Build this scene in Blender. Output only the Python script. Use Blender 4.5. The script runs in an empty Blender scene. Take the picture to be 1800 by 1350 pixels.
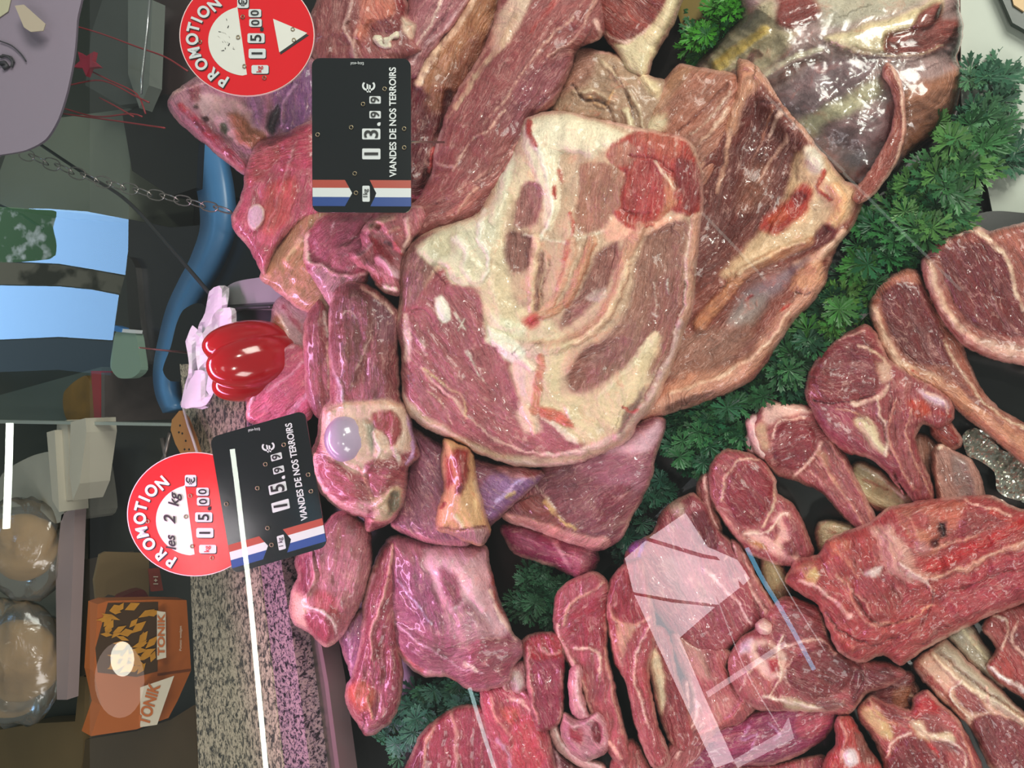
import bpy, bmesh, math, random
import numpy as np
from mathutils import Vector, Matrix
from mathutils.geometry import delaunay_2d_cdt

# ------------------------------------------------------------------ camera, world, lights, exposure
PITCH = math.radians(55.0)
CAM = np.array((0.0, -0.459, 0.655))
FPX = 1300.0
FWD = np.array((0.0, math.cos(PITCH), -math.sin(PITCH)))
UPV = np.array((0.0, math.sin(PITCH), math.cos(PITCH)))
RGT = np.array((1.0, 0.0, 0.0))
COL = bpy.context.scene.collection
cd = bpy.data.cameras.new('camera')
cam = bpy.data.objects.new('camera', cd)
COL.objects.link(cam)
cd.sensor_width = 36.0
cd.lens = 36.0 * FPX / 1800.0
cd.clip_start = 0.02
cd.clip_end = 60
M = Matrix.Identity(4)
for i in range(3):
    M[i][0] = -UPV[i]; M[i][1] = RGT[i]; M[i][2] = -FWD[i]; M[i][3] = CAM[i]
cam.matrix_world = M
bpy.context.scene.camera = cam
vs = bpy.context.scene.view_settings
vs.view_transform = 'Standard'; vs.look = 'None'; vs.exposure = 0.0; vs.gamma = 1.0; vs.use_curve_mapping = False
wd = bpy.data.worlds.new('shop_ambient'); bpy.context.scene.world = wd; wd.use_nodes = True
wd.node_tree.nodes['Background'].inputs[0].default_value = (0.93, 1.0, 0.96, 1)
wd.node_tree.nodes['Background'].inputs[1].default_value = 0.22

def area(name, loc, target, sx, sy, power, color):
    l = bpy.data.lights.new(name, 'AREA'); l.shape = 'RECTANGLE'; l.size = sx; l.size_y = sy
    l.energy = power; l.color = color
    o = bpy.data.objects.new(name, l); COL.objects.link(o); o.location = loc
    o.rotation_euler = (Vector(target) - Vector(loc)).to_track_quat('-Z', 'Y').to_euler()
    return o
# daylight through the shop front (behind and to the right of the customer)
area('shopfront_daylight', (1.5, -1.45, 1.25), (0.05, 0.0, 0.05), 1.1, 0.9, 50, (1.0, 0.96, 0.88))
area('side_daylight', (-1.5, -1.1, 1.1), (0.0, 0.0, 0.05), 0.6, 0.7, 16, (1.0, 0.94, 0.92))
# pink tinted tube of the case, above its rear edge
l_ = area('case_pink_tube', (-0.22, 0.30, 0.405), (-0.12, -0.05, 0.05), 0.7, 0.04, 1.5, (1.0, 0.46, 0.84)); l_.data.spread = math.radians(110)
# small lamps added to put sparkles on the wet surfaces
area('sparkle_lamp', (0.95, -1.5, 2.2), (0.0, 0.1, 0.0), 0.10, 0.10, 10, (1.0, 0.95, 0.85))
area('sparkle_lamp', (-0.9, -1.3, 2.2), (0.0, 0.1, 0.0), 0.10, 0.10, 7, (1.0, 0.95, 0.9))

# ------------------------------------------------------------------ geometry helpers
TN = np.array((0.0, -math.sin(math.radians(15)), math.cos(math.radians(15))))   # tray normal (tray slopes up to the back)

def rays(P):
    P = np.asarray(P, float).reshape(-1, 2)
    a = (P[:, 0] - 900.0) / FPX; b = -(P[:, 1] - 675.0) / FPX
    return FWD[None] + a[:, None] * (-UPV)[None] + b[:, None] * RGT[None]

def on_tray(P, h):
    """points at height h (m) above the sloping tray, seen at pixels P"""
    d = rays(P); h = np.broadcast_to(h, (len(d),))
    t = (h - TN @ CAM) / (d @ TN)
    return CAM[None] + d * t[:, None]

def on_z(P, z):
    d = rays(P); t = (z - CAM[2]) / d[:, 2]
    return CAM[None] + d * t[:, None]

def on_y(P, y):
    d = rays(P); t = (y - CAM[1]) / d[:, 1]
    return CAM[None] + d * t[:, None]

def pile(px):
    """how the heap rises to the back of the case (m)"""
    px = np.asarray(px, float)
    return np.where(px < 900, (900 - px) * 0.00011, (900 - px) * 0.000006)

def srgb(h, a=1.0):
    h = h.lstrip('#')
    c = np.array([int(h[i:i + 2], 16) / 255 for i in (0, 2, 4)])
    c = np.where(c <= 0.04045, c / 12.92, ((c + 0.055) / 1.055) ** 2.4)
    return (float(c[0]), float(c[1]), float(c[2]), a)

def _h(ix, iy, s):
    n = (ix.astype(np.int64) * 374761393 + iy.astype(np.int64) * 668265263 + s * 1442695041) & 0x7fffffff
    n = ((n ^ (n >> 13)) * 1274126177) & 0x7fffffff
    return ((n ^ (n >> 16)) & 0xffff) / 65535.0

def vnoise(x, y, s=0):
    xi = np.floor(x); yi = np.floor(y); fx = x - xi; fy = y - yi
    fx = fx * fx * (3 - 2 * fx); fy = fy * fy * (3 - 2 * fy)
    a = _h(xi, yi, s); b = _h(xi + 1, yi, s); c = _h(xi, yi + 1, s); d = _h(xi + 1, yi + 1, s)
    return (a * (1 - fx) + b * fx) * (1 - fy) + (c * (1 - fx) + d * fx) * fy

def fbm(x, y, s=0, o=4):
    v = 0; a = 0.5
    for k in range(o):
        v = v + a * vnoise(x, y, s + k * 17); x = x * 2.03; y = y * 2.03; a *= 0.5
    return v / (1 - 0.5 ** o) - 0.5

def pts(s):
    return [tuple(float(v) for v in p.split(',')) for p in s.split()]

def smooth_closed(p, step=4.0):
    p = np.array(p, float); n = len(p); out = []
    for i in range(n):
        p0, p1, p2, p3 = p[i - 1], p[i], p[(i + 1) % n], p[(i + 2) % n]
        k = max(1, int(round(np.hypot(*(p2 - p1)) / step)))
        for j in range(k):
            t = j / k
            q = 0.5 * ((2 * p1) + (p2 - p0) * t + (2 * p0 - 5 * p1 + 4 * p2 - p3) * t * t + (3 * p1 - p0 - 3 * p2 + p3) * t ** 3)
            out.append(0.75 * q + 0.25 * (p1 + (p2 - p1) * t))
    return np.array(out)

def smooth_open(p, step=5.0):
    p = np.array(p, float)
    if len(p) == 2: return p
    e = np.vstack([2 * p[0] - p[1], p, 2 * p[-1] - p[-2]]); out = []
    for i in range(1, len(e) - 2):
        p0, p1, p2, p3 = e[i - 1], e[i], e[i + 1], e[i + 2]
        k = max(1, int(np.hypot(*(p2 - p1)) / step))
        for j in range(k):
            t = j / k
            out.append(0.5 * ((2 * p1) + (p2 - p0) * t + (2 * p0 - 5 * p1 + 4 * p2 - p3) * t * t + (3 * p1 - p0 - 3 * p2 + p3) * t ** 3))
    out.append(p[-1])
    return np.array(out)

def seg_info(V, A, B):
    """nearest point on segments A-B: distance, arclength parameter, signed side"""
    best = np.full(len(V), 1e9); s = np.zeros(len(V)); sg = np.zeros(len(V)); acc = 0.0
    for a, b in zip(A, B):
        ab = b - a; L = math.hypot(*ab) + 1e-9
        t = np.clip(((V - a) @ ab) / (L * L), 0, 1)
        d = V - a - t[:, None] * ab
        dist = np.hypot(d[:, 0], d[:, 1]); m = dist < best
        best[m] = dist[m]; s[m] = acc + t[m] * L
        cr = ab[0] * (V[:, 1] - a[1]) - ab[1] * (V[:, 0] - a[0]); sg[m] = np.sign(cr[m])
        acc += L
    return best, s, sg, acc

def poly_sd(V, poly):
    """signed distance to closed polygon, positive inside"""
    poly = np.asarray(poly); B = np.roll(poly, -1, 0)
    d, _, _, _ = seg_info(V, poly, B)
    ins = np.zeros(len(V), bool)
    for a, b in zip(poly, B):
        c = ((a[1] > V[:, 1]) != (b[1] > V[:, 1]))
        with np.errstate(divide='ignore', invalid='ignore'):
            x = (b[0] - a[0]) * (V[:, 1] - a[1]) / (b[1] - a[1] + 1e-12) + a[0]
        ins ^= c & (V[:, 0] < x)
    return np.where(ins, d, -d)

def sstep(a, b, x):
    t = np.clip((x - a) / (b - a), 0, 1); return t * t * (3 - 2 * t)

# ------------------------------------------------------------------ materials
MATS = {}
def nd(nt, typ, loc=(0, 0), **kw):
    n = nt.nodes.new(typ)
    for k, v in kw.items(): setattr(n, k, v)
    return n

def simple(name, color, rough=0.5, metal=0.0, spec=0.5, noise=0.0, nscale=20, emit=0.0, bump=0.0, alpha=1.0, sub=0.0, coat=0.0):
    if name in MATS: return MATS[name]
    m = bpy.data.materials.new(name); m.use_nodes = True; nt = m.node_tree; b = nt.nodes['Principled BSDF']
    c = srgb(color) if isinstance(color, str) else color
    b.inputs['Base Color'].default_value = c; b.inputs['Roughness'].default_value = rough
    b.inputs['Metallic'].default_value = metal; b.inputs['Specular IOR Level'].default_value = spec
    b.inputs['Coat Weight'].default_value = coat; b.inputs['Coat Roughness'].default_value = 0.1
    if emit:
        b.inputs['Emission Color'].default_value = c; b.inputs['Emission Strength'].default_value = emit
    tc = nd(nt, 'ShaderNodeTexCoord')
    if noise:
        n = nd(nt, 'ShaderNodeTexNoise'); n.inputs['Scale'].default_value = nscale; n.inputs['Detail'].default_value = 6
        nt.links.new(tc.outputs['Object'], n.inputs['Vector'])
        mx = nd(nt, 'ShaderNodeMix', data_type='RGBA')
        mx.inputs[6].default_value = tuple(min(1, v * (1 - noise)) for v in c[:3]) + (1,)
        mx.inputs[7].default_value = tuple(min(1, v * (1 + noise)) for v in c[:3]) + (1,)
        nt.links.new(n.outputs['Fac'], mx.inputs[0]); nt.links.new(mx.outputs[2], b.inputs['Base Color'])
    if bump:
        n2 = nd(nt, 'ShaderNodeTexNoise'); n2.inputs['Scale'].default_value = nscale * 1.5; n2.inputs['Detail'].default_value = 4
        nt.links.new(tc.outputs['Object'], n2.inputs['Vector'])
        bp = nd(nt, 'ShaderNodeBump'); bp.inputs['Strength'].default_value = 1.0; bp.inputs['Distance'].default_value = bump
        nt.links.new(n2.outputs['Fac'], bp.inputs['Height']); nt.links.new(bp.outputs[0], b.inputs['Normal'])
    if alpha < 1: b.inputs['Alpha'].default_value = alpha
    MATS[name] = m; return m

def meat_material():
    m = bpy.data.materials.new('meat'); m.use_nodes = True; nt = m.node_tree; L = nt.links; b = nt.nodes['Principled BSDF']
    ac = nd(nt, 'ShaderNodeAttribute'); ac.attribute_name = 'Col'
    seps = []
    for an in ('Fib', 'Fib2'):
        af = nd(nt, 'ShaderNodeAttribute'); af.attribute_name = an
        sp_ = nd(nt, 'ShaderNodeSeparateXYZ'); L.new(af.outputs['Vector'], sp_.inputs[0]); seps.append(sp_)
    def comb(sx, sy, k_=0):
        sep = seps[k_]
        a = nd(nt, 'ShaderNodeMath', operation='MULTIPLY'); a.inputs[1].default_value = sx; L.new(sep.outputs[0], a.inputs[0])
        c = nd(nt, 'ShaderNodeMath', operation='MULTIPLY'); c.inputs[1].default_value = sy; L.new(sep.outputs[1], c.inputs[0])
        k = nd(nt, 'ShaderNodeCombineXYZ'); L.new(a.outputs[0], k.inputs[0]); L.new(c.outputs[0], k.inputs[1])
        return k.outputs[0]
    tcn = nd(nt, 'ShaderNodeTexCoord')
    def objv(sc):
        v = nd(nt, 'ShaderNodeVectorMath', operation='SCALE'); v.inputs['Scale'].default_value = sc / 0.0006; L.new(tcn.outputs['Object'], v.inputs[0]); return v.outputs[0]
    def noise(v, det=3, dist=0.0, rough=0.55):
        n = nd(nt, 'ShaderNodeTexNoise'); n.inputs['Scale'].default_value = 1; n.inputs['Detail'].default_value = det
        n.inputs['Roughness'].default_value = rough; n.inputs['Distortion'].default_value = dist
        L.new(v, n.inputs['Vector']); return n.outputs['Fac']
    def mth(op, a, b_=None, c=None, clamp=False):
        n = nd(nt, 'ShaderNodeMath', operation=op); n.use_clamp = clamp
        for i, v in enumerate((a, b_, c)):
            if v is None: continue
            if isinstance(v, (int, float)): n.inputs[i].default_value = v
            else: L.new(v, n.inputs[i])
        return n.outputs[0]
    def mix(f, a, b_, bt='MIX'):
        n = nd(nt, 'ShaderNodeMix', data_type='RGBA', blend_type=bt)
        for i, v in ((0, f), (6, a), (7, b_)):
            if isinstance(v, (int, float)): n.inputs[i].default_value = v
            elif isinstance(v, tuple): n.inputs[i].default_value = v
            else: L.new(v, n.inputs[i])
        return n.outputs[2]
    mus = ac.outputs['Alpha']                          # 1 = muscle, 0 = fat or bone
    def two(sx, sy, *ar):                               # the two nearest fibre directions, blended
        p, q_ = noise(comb(sx, sy, 0), *ar), noise(comb(sx, sy, 1), *ar)
        n = nd(nt, 'ShaderNodeMix', data_type='FLOAT'); L.new(seps[0].outputs[2], n.inputs[0]); L.new(q_, n.inputs[2]); L.new(p, n.inputs[3]); return n.outputs[0]
    fine = two(0.030, 0.27, 4, 0.12)                    # fibres
    broad = two(0.012, 0.05, 4, 0.5)
    blotch = noise(objv(0.045), 5, 0.8, 0.65)
    grain = noise(objv(0.25), 3, 0.3, 0.7)
    vein = two(0.010, 0.034, 4, 1.4, 0.6)
    film_ = two(0.007, 0.045, 5, 0.9, 0.65)
    v = mth('SUBTRACT', vein, 0.5); v = mth('ABSOLUTE', v); v = mth('MULTIPLY', v, 38); v = mth('SUBTRACT', 1, v, clamp=True)
    vm = mth('MULTIPLY', v, mus); vm = mth('MULTIPLY', vm, mth('MULTIPLY', mth('SUBTRACT', blotch, 0.38, clamp=True), 3.0), clamp=True)
    f1 = mth('MULTIPLY', mth('SUBTRACT', fine, 0.5), mth('ADD', mth('MULTIPLY', mus, 0.75), 0.35))
    f2 = mth('MULTIPLY', mth('SUBTRACT', broad, 0.5), 0.9)
    f3 = mth('MULTIPLY', mth('SUBTRACT', blotch, 0.5), 0.9)
    f4 = mth('MULTIPLY', mth('SUBTRACT', grain, 0.5), 0.55)
    val = mth('ADD', mth('ADD', mth('ADD', f1, f2), mth('ADD', f3, f4)), 1.0)
    hs = nd(nt, 'ShaderNodeCombineColor'); [L.new(val, hs.inputs[i]) for i in range(3)]
    c1 = mix(1.0, mix(mus, ac.outputs['Color'], mix(1.0, ac.outputs['Color'], (0.80, 0.74, 0.74, 1), 'MULTIPLY')), hs.outputs[0], 'MULTIPLY')
    # light flecks along fibres and fat veins, warm spots in the fat
    c2 = mix(mth('MULTIPLY', vm, 0.6), c1, srgb('e8b8aa'))
    flick = mth('MULTIPLY', mth('SUBTRACT', fine, 0.62, clamp=True), 3.0, clamp=True)
    c3 = mix(mth('MULTIPLY', flick, 0.32), c2, srgb('dd9a90'))
    pale_streak = mth('MULTIPLY', mth('SUBTRACT', film_, 0.55, clamp=True), 2.6, clamp=True)  # pale translucent membrane streaks along the fibres
    c3 = mix(mth('MULTIPLY', pale_streak, mth('ADD', mth('MULTIPLY', mus, 0.24), 0.10)), c3, srgb('e0aca4'))
    spot = mth('MULTIPLY', mth('SUBTRACT', blotch, 0.55, clamp=True), mth('MULTIPLY', mth('SUBTRACT', 1, mus), 2.4), clamp=True)
    c4 = mix(spot, c3, srgb('c8604c'))
    L.new(c4, b.inputs['Base Color'])
    hgt = mth('ADD', mth('MULTIPLY', fine, mth('ADD', mth('MULTIPLY', mus, 0.7), 0.3)), mth('ADD', mth('MULTIPLY', blotch, 1.0), mth('MULTIPLY', grain, 0.35)))
    bp = nd(nt, 'ShaderNodeBump'); bp.inputs['Strength'].default_value = 0.9; bp.inputs['Distance'].default_value = 0.0026
    L.new(hgt, bp.inputs['Height']); L.new(bp.outputs[0], b.inputs['Normal'])
    rg = mth('ADD', mth('MULTIPLY', grain, 0.32), 0.13); L.new(rg, b.inputs['Roughness'])
    b.inputs['Specular IOR Level'].default_value = 0.45
    b.inputs['Coat Weight'].default_value = 0.40; b.inputs['Coat Roughness'].default_value = 0.10
    return m
MEAT = meat_material()

def film_material(name='cling_film', milk=0.0):
    m = bpy.data.materials.new(name); m.use_nodes = True; nt = m.node_tree; nt.nodes.clear(); L = nt.links
    o = nd(nt, 'ShaderNodeOutputMaterial'); mx = nd(nt, 'ShaderNodeMixShader'); t = nd(nt, 'ShaderNodeBsdfTransparent'); g = nd(nt, 'ShaderNodeBsdfGlossy')
    g.inputs['Roughness'].default_value = 0.16; fr = nd(nt, 'ShaderNodeFresnel'); fr.inputs[0].default_value = 1.5
    mm = nd(nt, 'ShaderNodeMath', operation='MULTIPLY_ADD'); mm.inputs[1].default_value = 1.1; mm.inputs[2].default_value = 0.015; mm.use_clamp = True
    tc = nd(nt, 'ShaderNodeTexCoord'); n = nd(nt, 'ShaderNodeTexNoise'); n.inputs['Scale'].default_value = 24; n.inputs['Detail'].default_value = 3
    n.inputs['Distortion'].default_value = 1.2
    bp = nd(nt, 'ShaderNodeBump'); bp.inputs['Distance'].default_value = 0.0018; bp.inputs['Strength'].default_value = 1
    L.new(tc.outputs['Object'], n.inputs['Vector']); L.new(n.outputs['Fac'], bp.inputs['Height'])
    L.new(bp.outputs[0], g.inputs['Normal']); L.new(bp.outputs[0], fr.inputs['Normal'])
    L.new(fr.outputs[0], mm.inputs[0]); L.new(mm.outputs[0], mx.inputs[0]); 
    df = nd(nt, 'ShaderNodeBsdfDiffuse'); df.inputs[0].default_value = (0.7, 0.7, 0.66, 1); m2 = nd(nt, 'ShaderNodeMixShader'); m2.inputs[0].default_value = milk
    L.new(t.outputs[0], m2.inputs[1]); L.new(df.outputs[0], m2.inputs[2])
    L.new(m2.outputs[0], mx.inputs[1]); L.new(g.outputs[0], mx.inputs[2]); L.new(mx.outputs[0], o.inputs[0])
    return m
FILM = film_material()

# ------------------------------------------------------------------ object helpers
def tag(o, label=None, cat=None, group=None, kind=None):
    if label: o['label'] = label
    if cat: o['category'] = cat
    if group: o['group'] = group
    if kind: o['kind'] = kind
    return o

def mesh_obj(name, V, F, mat, parent=None, smooth=False):
    me = bpy.data.meshes.new(name)
    me.from_pydata([tuple(map(float, v)) for v in V], [], [tuple(int(i) for i in f) for f in F])
    me.update()
    o = bpy.data.objects.new(name, me); COL.objects.link(o)
    if mat: me.materials.append(mat)
    if parent is not None:
        o.parent = parent; o.matrix_parent_inverse = Matrix.Translation(parent.location).inverted() if parent.type == 'EMPTY' else Matrix.Identity(4)
    if smooth: me.polygons.foreach_set('use_smooth', [True] * len(me.polygons))
    return o

def empty(name, loc=(0, 0, 0)):
    o = bpy.data.objects.new(name, None); COL.objects.link(o); o.location = tuple(map(float, loc)); o.empty_display_size = 0.02
    return o

MUSCLE = lambda c: 1.0 if (c[0] > 1.9 * c[1]) else 0.0
SEED = [1]

def piece(name, label=None, cat='meat', group=None, h=50, T=10, R=30, thick=20, base='b05a60', out='', ops='', parent=None, fold=2.6, rim='e2aca2', rimw=4.0, rima=0.75,
          sp=4.0, slope=(0, 0), jag=1.9, und=2.0, wrap=False, pilefn=True, warp=5.0, vary=0.10, cup=0.0, mat=None):
    """A cut of meat.  out: its outline; h: height of its edge over the tray (mm); T: swell of the top (mm) over R px from the edge;
    ops: P col soft dh : region / L col w0 w1 dh : strip / F : direction of the fibres."""
    SEED[0] += 1; sd = SEED[0]
    O = smooth_closed(pts(out) if isinstance(out, str) else out, 4.5)
    nrm = np.roll(O, -1, 0) - np.roll(O, 1, 0); nrm = np.stack([nrm[:, 1], -nrm[:, 0]], 1); nrm /= (np.hypot(nrm[:, 0], nrm[:, 1])[:, None] + 1e-9)
    O = O + nrm * (jag * 2.2 * fbm(O[:, 0] / 9, O[:, 1] / 9, sd)[:, None] + jag * 3 * fbm(O[:, 0] / 40, O[:, 1] / 40, sd + 5)[:, None])
    x0, y0 = O.min(0); x1, y1 = O.max(0)
    gx = np.arange(x0, x1, sp); gy = np.arange(y0, y1, sp * 0.87)
    G = np.array([(x + (sp / 2 if j % 2 else 0), y) for j, y in enumerate(gy) for x in gx])
    if len(G): 
        rng = np.random.RandomState(sd); G = G + rng.uniform(-0.2, 0.2, G.shape) * sp
        G = G[poly_sd(G, O) > 0.55 * sp]
    else: G = np.zeros((0, 2))
    n = len(O); allp = [Vector((float(a), float(b))) for a, b in np.vstack([O, G])]
    res = delaunay_2d_cdt(allp, [(i, (i + 1) % n) for i in range(n)], [], 1, 0.01)
    V = np.array([(v.x, v.y) for v in res[0]]); Fc = [tuple(f) for f in res[2]]
    d = np.abs(poly_sd(V, O))
    # relief
    q = 1 - np.clip(d / R, 0, 1); hh = T * np.sqrt(np.clip(1 - q * q, 0, 1))
    if cup: hh = hh - cup * sstep(0.2 * R, 2.2 * R, d)
    hh = hh + und * 2.2 * fbm(V[:, 0] / 55, V[:, 1] / 55, sd + 3) * sstep(0, 25, d) + und * 0.8 * fbm(V[:, 0] / 17, V[:, 1] / 17, sd + 9) * sstep(0, 12, d)
    W = V + np.stack([fbm(V[:, 0] / 28, V[:, 1] / 28, sd + 21), fbm(V[:, 0] / 28, V[:, 1] / 28, sd + 43)], 1) * warp * 2.2 \
          + np.stack([fbm(V[:, 0] / 7, V[:, 1] / 7, sd + 61), fbm(V[:, 0] / 7, V[:, 1] / 7, sd + 83)], 1) * warp * 0.8
    b = srgb(base); C = np.tile(np.array([b[0], b[1], b[2], MUSCLE(b)]), (len(V), 1)); guides = []; pid = np.zeros(len(V), int); pnames = []
    for ln in ops.strip().splitlines():
        ln = ln.strip()
        if not ln or ':' not in ln: continue
        hd, body = ln.split(':'); hd = hd.split(); k = hd[0]; P = pts(body); pn = None
        if '@' in k: k, pn = k.split('@')
        if k == 'F': guides.append(smooth_open(P, 14)); continue
        c = srgb(hd[1]); c = np.array([c[0], c[1], c[2], MUSCLE(c)])
        if k == 'P':
            soft = float(hd[2]) if len(hd) > 2 else 4; dh = float(hd[3]) if len(hd) > 3 else 0; am = float(hd[4]) if len(hd) > 4 else 1
            s_ = poly_sd(W, smooth_closed(P, 10)); al = sstep(-soft, soft, s_) * am
            hh = hh + dh * sstep(-1, max(8, soft * 2), s_)
        else:
            w0 = float(hd[2]); w1 = float(hd[3]); dh = float(hd[4]) if len(hd) > 4 else 0; am = float(hd[5]) if len(hd) > 5 else 1
            S = smooth_open(P, 8); dd, s, sg, tot = seg_info(W, S[:-1], S[1:])
            w = (w0 + (w1 - w0) * s / (tot + 1e-6)) * 0.5; soft = np.maximum(1.5, 0.35 * w)
            al = (1 - sstep(w - soft, w + soft, dd)) * am
            if not pn: al = al * np.clip(0.85 + 1.5 * fbm(V[:, 0] / 11, V[:, 1] / 11, sd + 200), 0.15, 1)
            hh = hh + dh * np.clip(1 - (dd / (w * 1.3 + 1)) ** 2, 0, 1)
        C = C * (1 - al[:, None]) + c[None] * al[:, None]
        if pn: pnames.append(pn); pid[al > 0.5] = len(pnames)
    # fibre coordinates
    if parent is None and rima > 0:                     # thin paler skin along the cut edge, broken up
        cr = srgb(rim); cr = np.array([cr[0], cr[1], cr[2], 0.3]); ww = rimw * (1 + 1.6 * fbm(V[:, 0] / 20, V[:, 1] / 20, sd + 300))
        al = (1 - sstep(ww * 0.5, ww * 1.3, d)) * rima * np.clip(0.55 + 2.2 * fbm(V[:, 0] / 30, V[:, 1] / 30, sd + 333), 0, 1)
        C = C * (1 - al[:, None]) + cr[None] * al[:, None]
    if not guides:
        c0 = V.mean(0); u, s_, vt = np.linalg.svd(O - O.mean(0), full_matrices=False); ax = vt[0] * 60
        guides = [np.array([c0 - ax, c0 + ax])]
    GD, GS, GT = [], [], []
    for gi, g in enumerate(guides):
        if len(g) == 2:
            ab = (g[1] - g[0]); L_ = np.hypot(*ab); dd, _, _, _ = seg_info(W, g[:1], g[1:]); ab = ab / L_
            s = (W - g[0]) @ ab; t = ab[0] * (W[:, 1] - g[0][1]) - ab[1] * (W[:, 0] - g[0][0])
        else:
            dd, s, sg, tot = seg_info(W, g[:-1], g[1:]); t = dd * sg
        GD.append(dd); GS.append(s + gi * 157 + sd * 61); GT.append(t)
    GD, GS, GT = np.array(GD), np.array(GS), np.array(GT)
    wt = np.exp(-(GD - GD.min(0)) / 10.0); wt /= wt.sum(0)
    fv = sum(wt[g] * (vnoise(GS[g] / 60, GT[g] / 8.5, 5) + 0.6 * vnoise(GS[g] / 34, GT[g] / 19, 9) - 0.8) for g in range(len(GD)))
    hh = hh + fold * fv * (0.35 + 0.65 * C[:, 3]) * sstep(0, 10, d)
    cen_ = O.mean(0)
    # slow colour variation
    vv = 1 + vary * 2.4 * fbm(V[:, 0] / 45, V[:, 1] / 45, sd + 100)
    hue = 1 + vary * 1.2 * fbm(V[:, 0] / 60, V[:, 1] / 60, sd + 140)
    C[:, 0] *= vv * np.clip(hue, 0.9, 1.15); C[:, 1] *= vv; C[:, 2] *= vv / np.clip(hue, 0.85, 1.15)
    wm = sstep(850, 1250, cen_[0]); C[:, 2] *= 1 - 0.20 * wm * C[:, 3]; C[:, 1] *= 1 - 0.03 * wm * C[:, 3]      # the cuts in the front tray are a warmer red
    C[:, :3] = np.clip(C[:, :3], 0, 0.95)
    cx, cy = O.mean(0)
    H = h + slope[0] * (V[:, 0] - cx) / 100 + slope[1] * (V[:, 1] - cy) / 100
    pl = pile(V[:, 0]) if pilefn else 0.0
    top = on_tray(V, (H + hh) / 1000.0 + pl)
    # boundary
    cnt = {}
    for f in Fc:
        for i in range(3):
            a, c = f[i], f[(i + 1) % 3]; cnt[(a, c)] = cnt.get((a, c), 0) + 1
    bd = [(a, c) for (a, c) in cnt if (c, a) not in cnt]
    nxt = dict(bd)
    area2 = sum(V[f[0]][0] * (V[f[1]][1] - V[f[2]][1]) + V[f[1]][0] * (V[f[2]][1] - V[f[0]][1]) + V[f[2]][0] * (V[f[0]][1] - V[f[1]][1]) for f in Fc[:20])
    nb = list(nxt.keys()); idx = {v: i for i, v in enumerate(nb)}
    B = V[nb]; cen = B.mean(0)
    dirs = {}
    for a, c in bd:
        e = V[c] - V[a]; nn = np.array([-e[1], e[0]]); nn /= (np.hypot(*nn) + 1e-9)
        if area2 < 0: nn = -nn
        dirs[a] = dirs.get(a, 0) + nn; dirs[c] = dirs.get(c, 0) + nn
    D = np.array([dirs[v] / (np.hypot(*dirs[v]) + 1e-9) for v in nb])
    Hb = H[nb]; plb = pl[nb] if pilefn else 0.0; hb = hh[nb]
    tk = min(thick, 60)
    r1 = on_tray(B - D * min(2.0, tk * 0.15), (Hb + hb - 0.30 * tk) / 1000 + plb)
    r2 = on_tray(B + D * 1.0, (Hb + hb - 0.7 * tk) / 1000 + plb)
    r3 = on_tray(B + D * 5.0, (Hb + hb - tk) / 1000 + plb)
    nv = len(V); m_ = len(nb)
    Vall = np.vstack([top, r1, r2, r3]); F = list(Fc)
    for a, c in bd:
        i, j = idx[a], idx[c]
        F.append((c, a, nv + i, nv + j)); F.append((nv + j, nv + i, nv + m_ + i, nv + m_ + j)); F.append((nv + m_ + j, nv + m_ + i, nv + 2 * m_ + i, nv + 2 * m_ + j))
    seen = set()
    for st in nb:
        if st in seen: continue
        loop = []; v = st
        while v not in seen and v in nxt:
            seen.add(v); loop.append(nv + 2 * m_ + idx[v]); v = nxt[v]
        if len(loop) > 2: F.append(tuple(reversed(loop)))
    basev = np.concatenate([np.arange(nv), nb, nb, nb]); ring_ = np.concatenate([np.zeros(nv), np.full(m_, 8.0), np.full(m_, 16.0), np.full(m_, 24.0)])
    Call = C[basev]; pall = pid[basev]
    full = bpy.data.meshes.new('tmp'); full.from_pydata([tuple(map(float, v)) for v in Vall], [], [tuple(int(i) for i in f) for f in F]); full.update()
    if area2 > 0:
        full.flip_normals(); F = [tuple(reversed(f)) for f in F]
    N = np.empty(len(Vall) * 3, np.float32); full.vertex_normals.foreach_get('vector', N); N = N.reshape(-1, 3); bpy.data.meshes.remove(full)
    fid = np.array([(lambda q_: q_[0] if all(x == q_[0] for x in q_) else 0)([int(pall[i]) for i in f]) for f in F])
    def emit(nm, sel):
        FF = [F[i] for i in sel]; used = np.unique(np.concatenate([np.array(f) for f in FF])); mp = np.full(len(Vall), -1); mp[used] = np.arange(len(used))
        ob = mesh_obj(nm, Vall[used], [tuple(mp[list(f)]) for f in FF], mat or MEAT, None, True); me = ob.data
        at = me.color_attributes.new('Col', 'FLOAT_COLOR', 'POINT'); at.data.foreach_set('color', Call[used].astype(np.float32).ravel())
        f1, f2 = [], []
        for f in FF:
            bv = basev[list(f)]; rg_ = ring_[list(f)]; md = GD[:, bv].mean(1); od = np.argsort(md)[:2]
            if len(od) == 1: g1 = g2 = od[0]; w = np.ones(len(bv))
            else:
                g1, g2 = sorted(od); w = np.clip(0.5 + (GD[g2, bv] - GD[g1, bv]) / 30.0, 0, 1)
            f1.append(np.stack([GS[g1, bv], GT[g1, bv] + rg_, w], 1)); f2.append(np.stack([GS[g2, bv], GT[g2, bv] + rg_, w], 1))
        for an, dat in (('Fib', f1), ('Fib2', f2)):
            af = me.attributes.new(an, 'FLOAT_VECTOR', 'CORNER'); af.data.foreach_set('vector', np.concatenate(dat).astype(np.float32).ravel())
        me.normals_split_custom_set_from_vertices([tuple(map(float, v)) for v in N[used]])
        return ob
    o = emit(name, np.nonzero(fid == 0)[0])
    for i, pn in enumerate(pnames):
        sel = np.nonzero(fid == i + 1)[0]
        if len(sel) > 3: ch = emit(pn, sel); ch.parent = o
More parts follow.
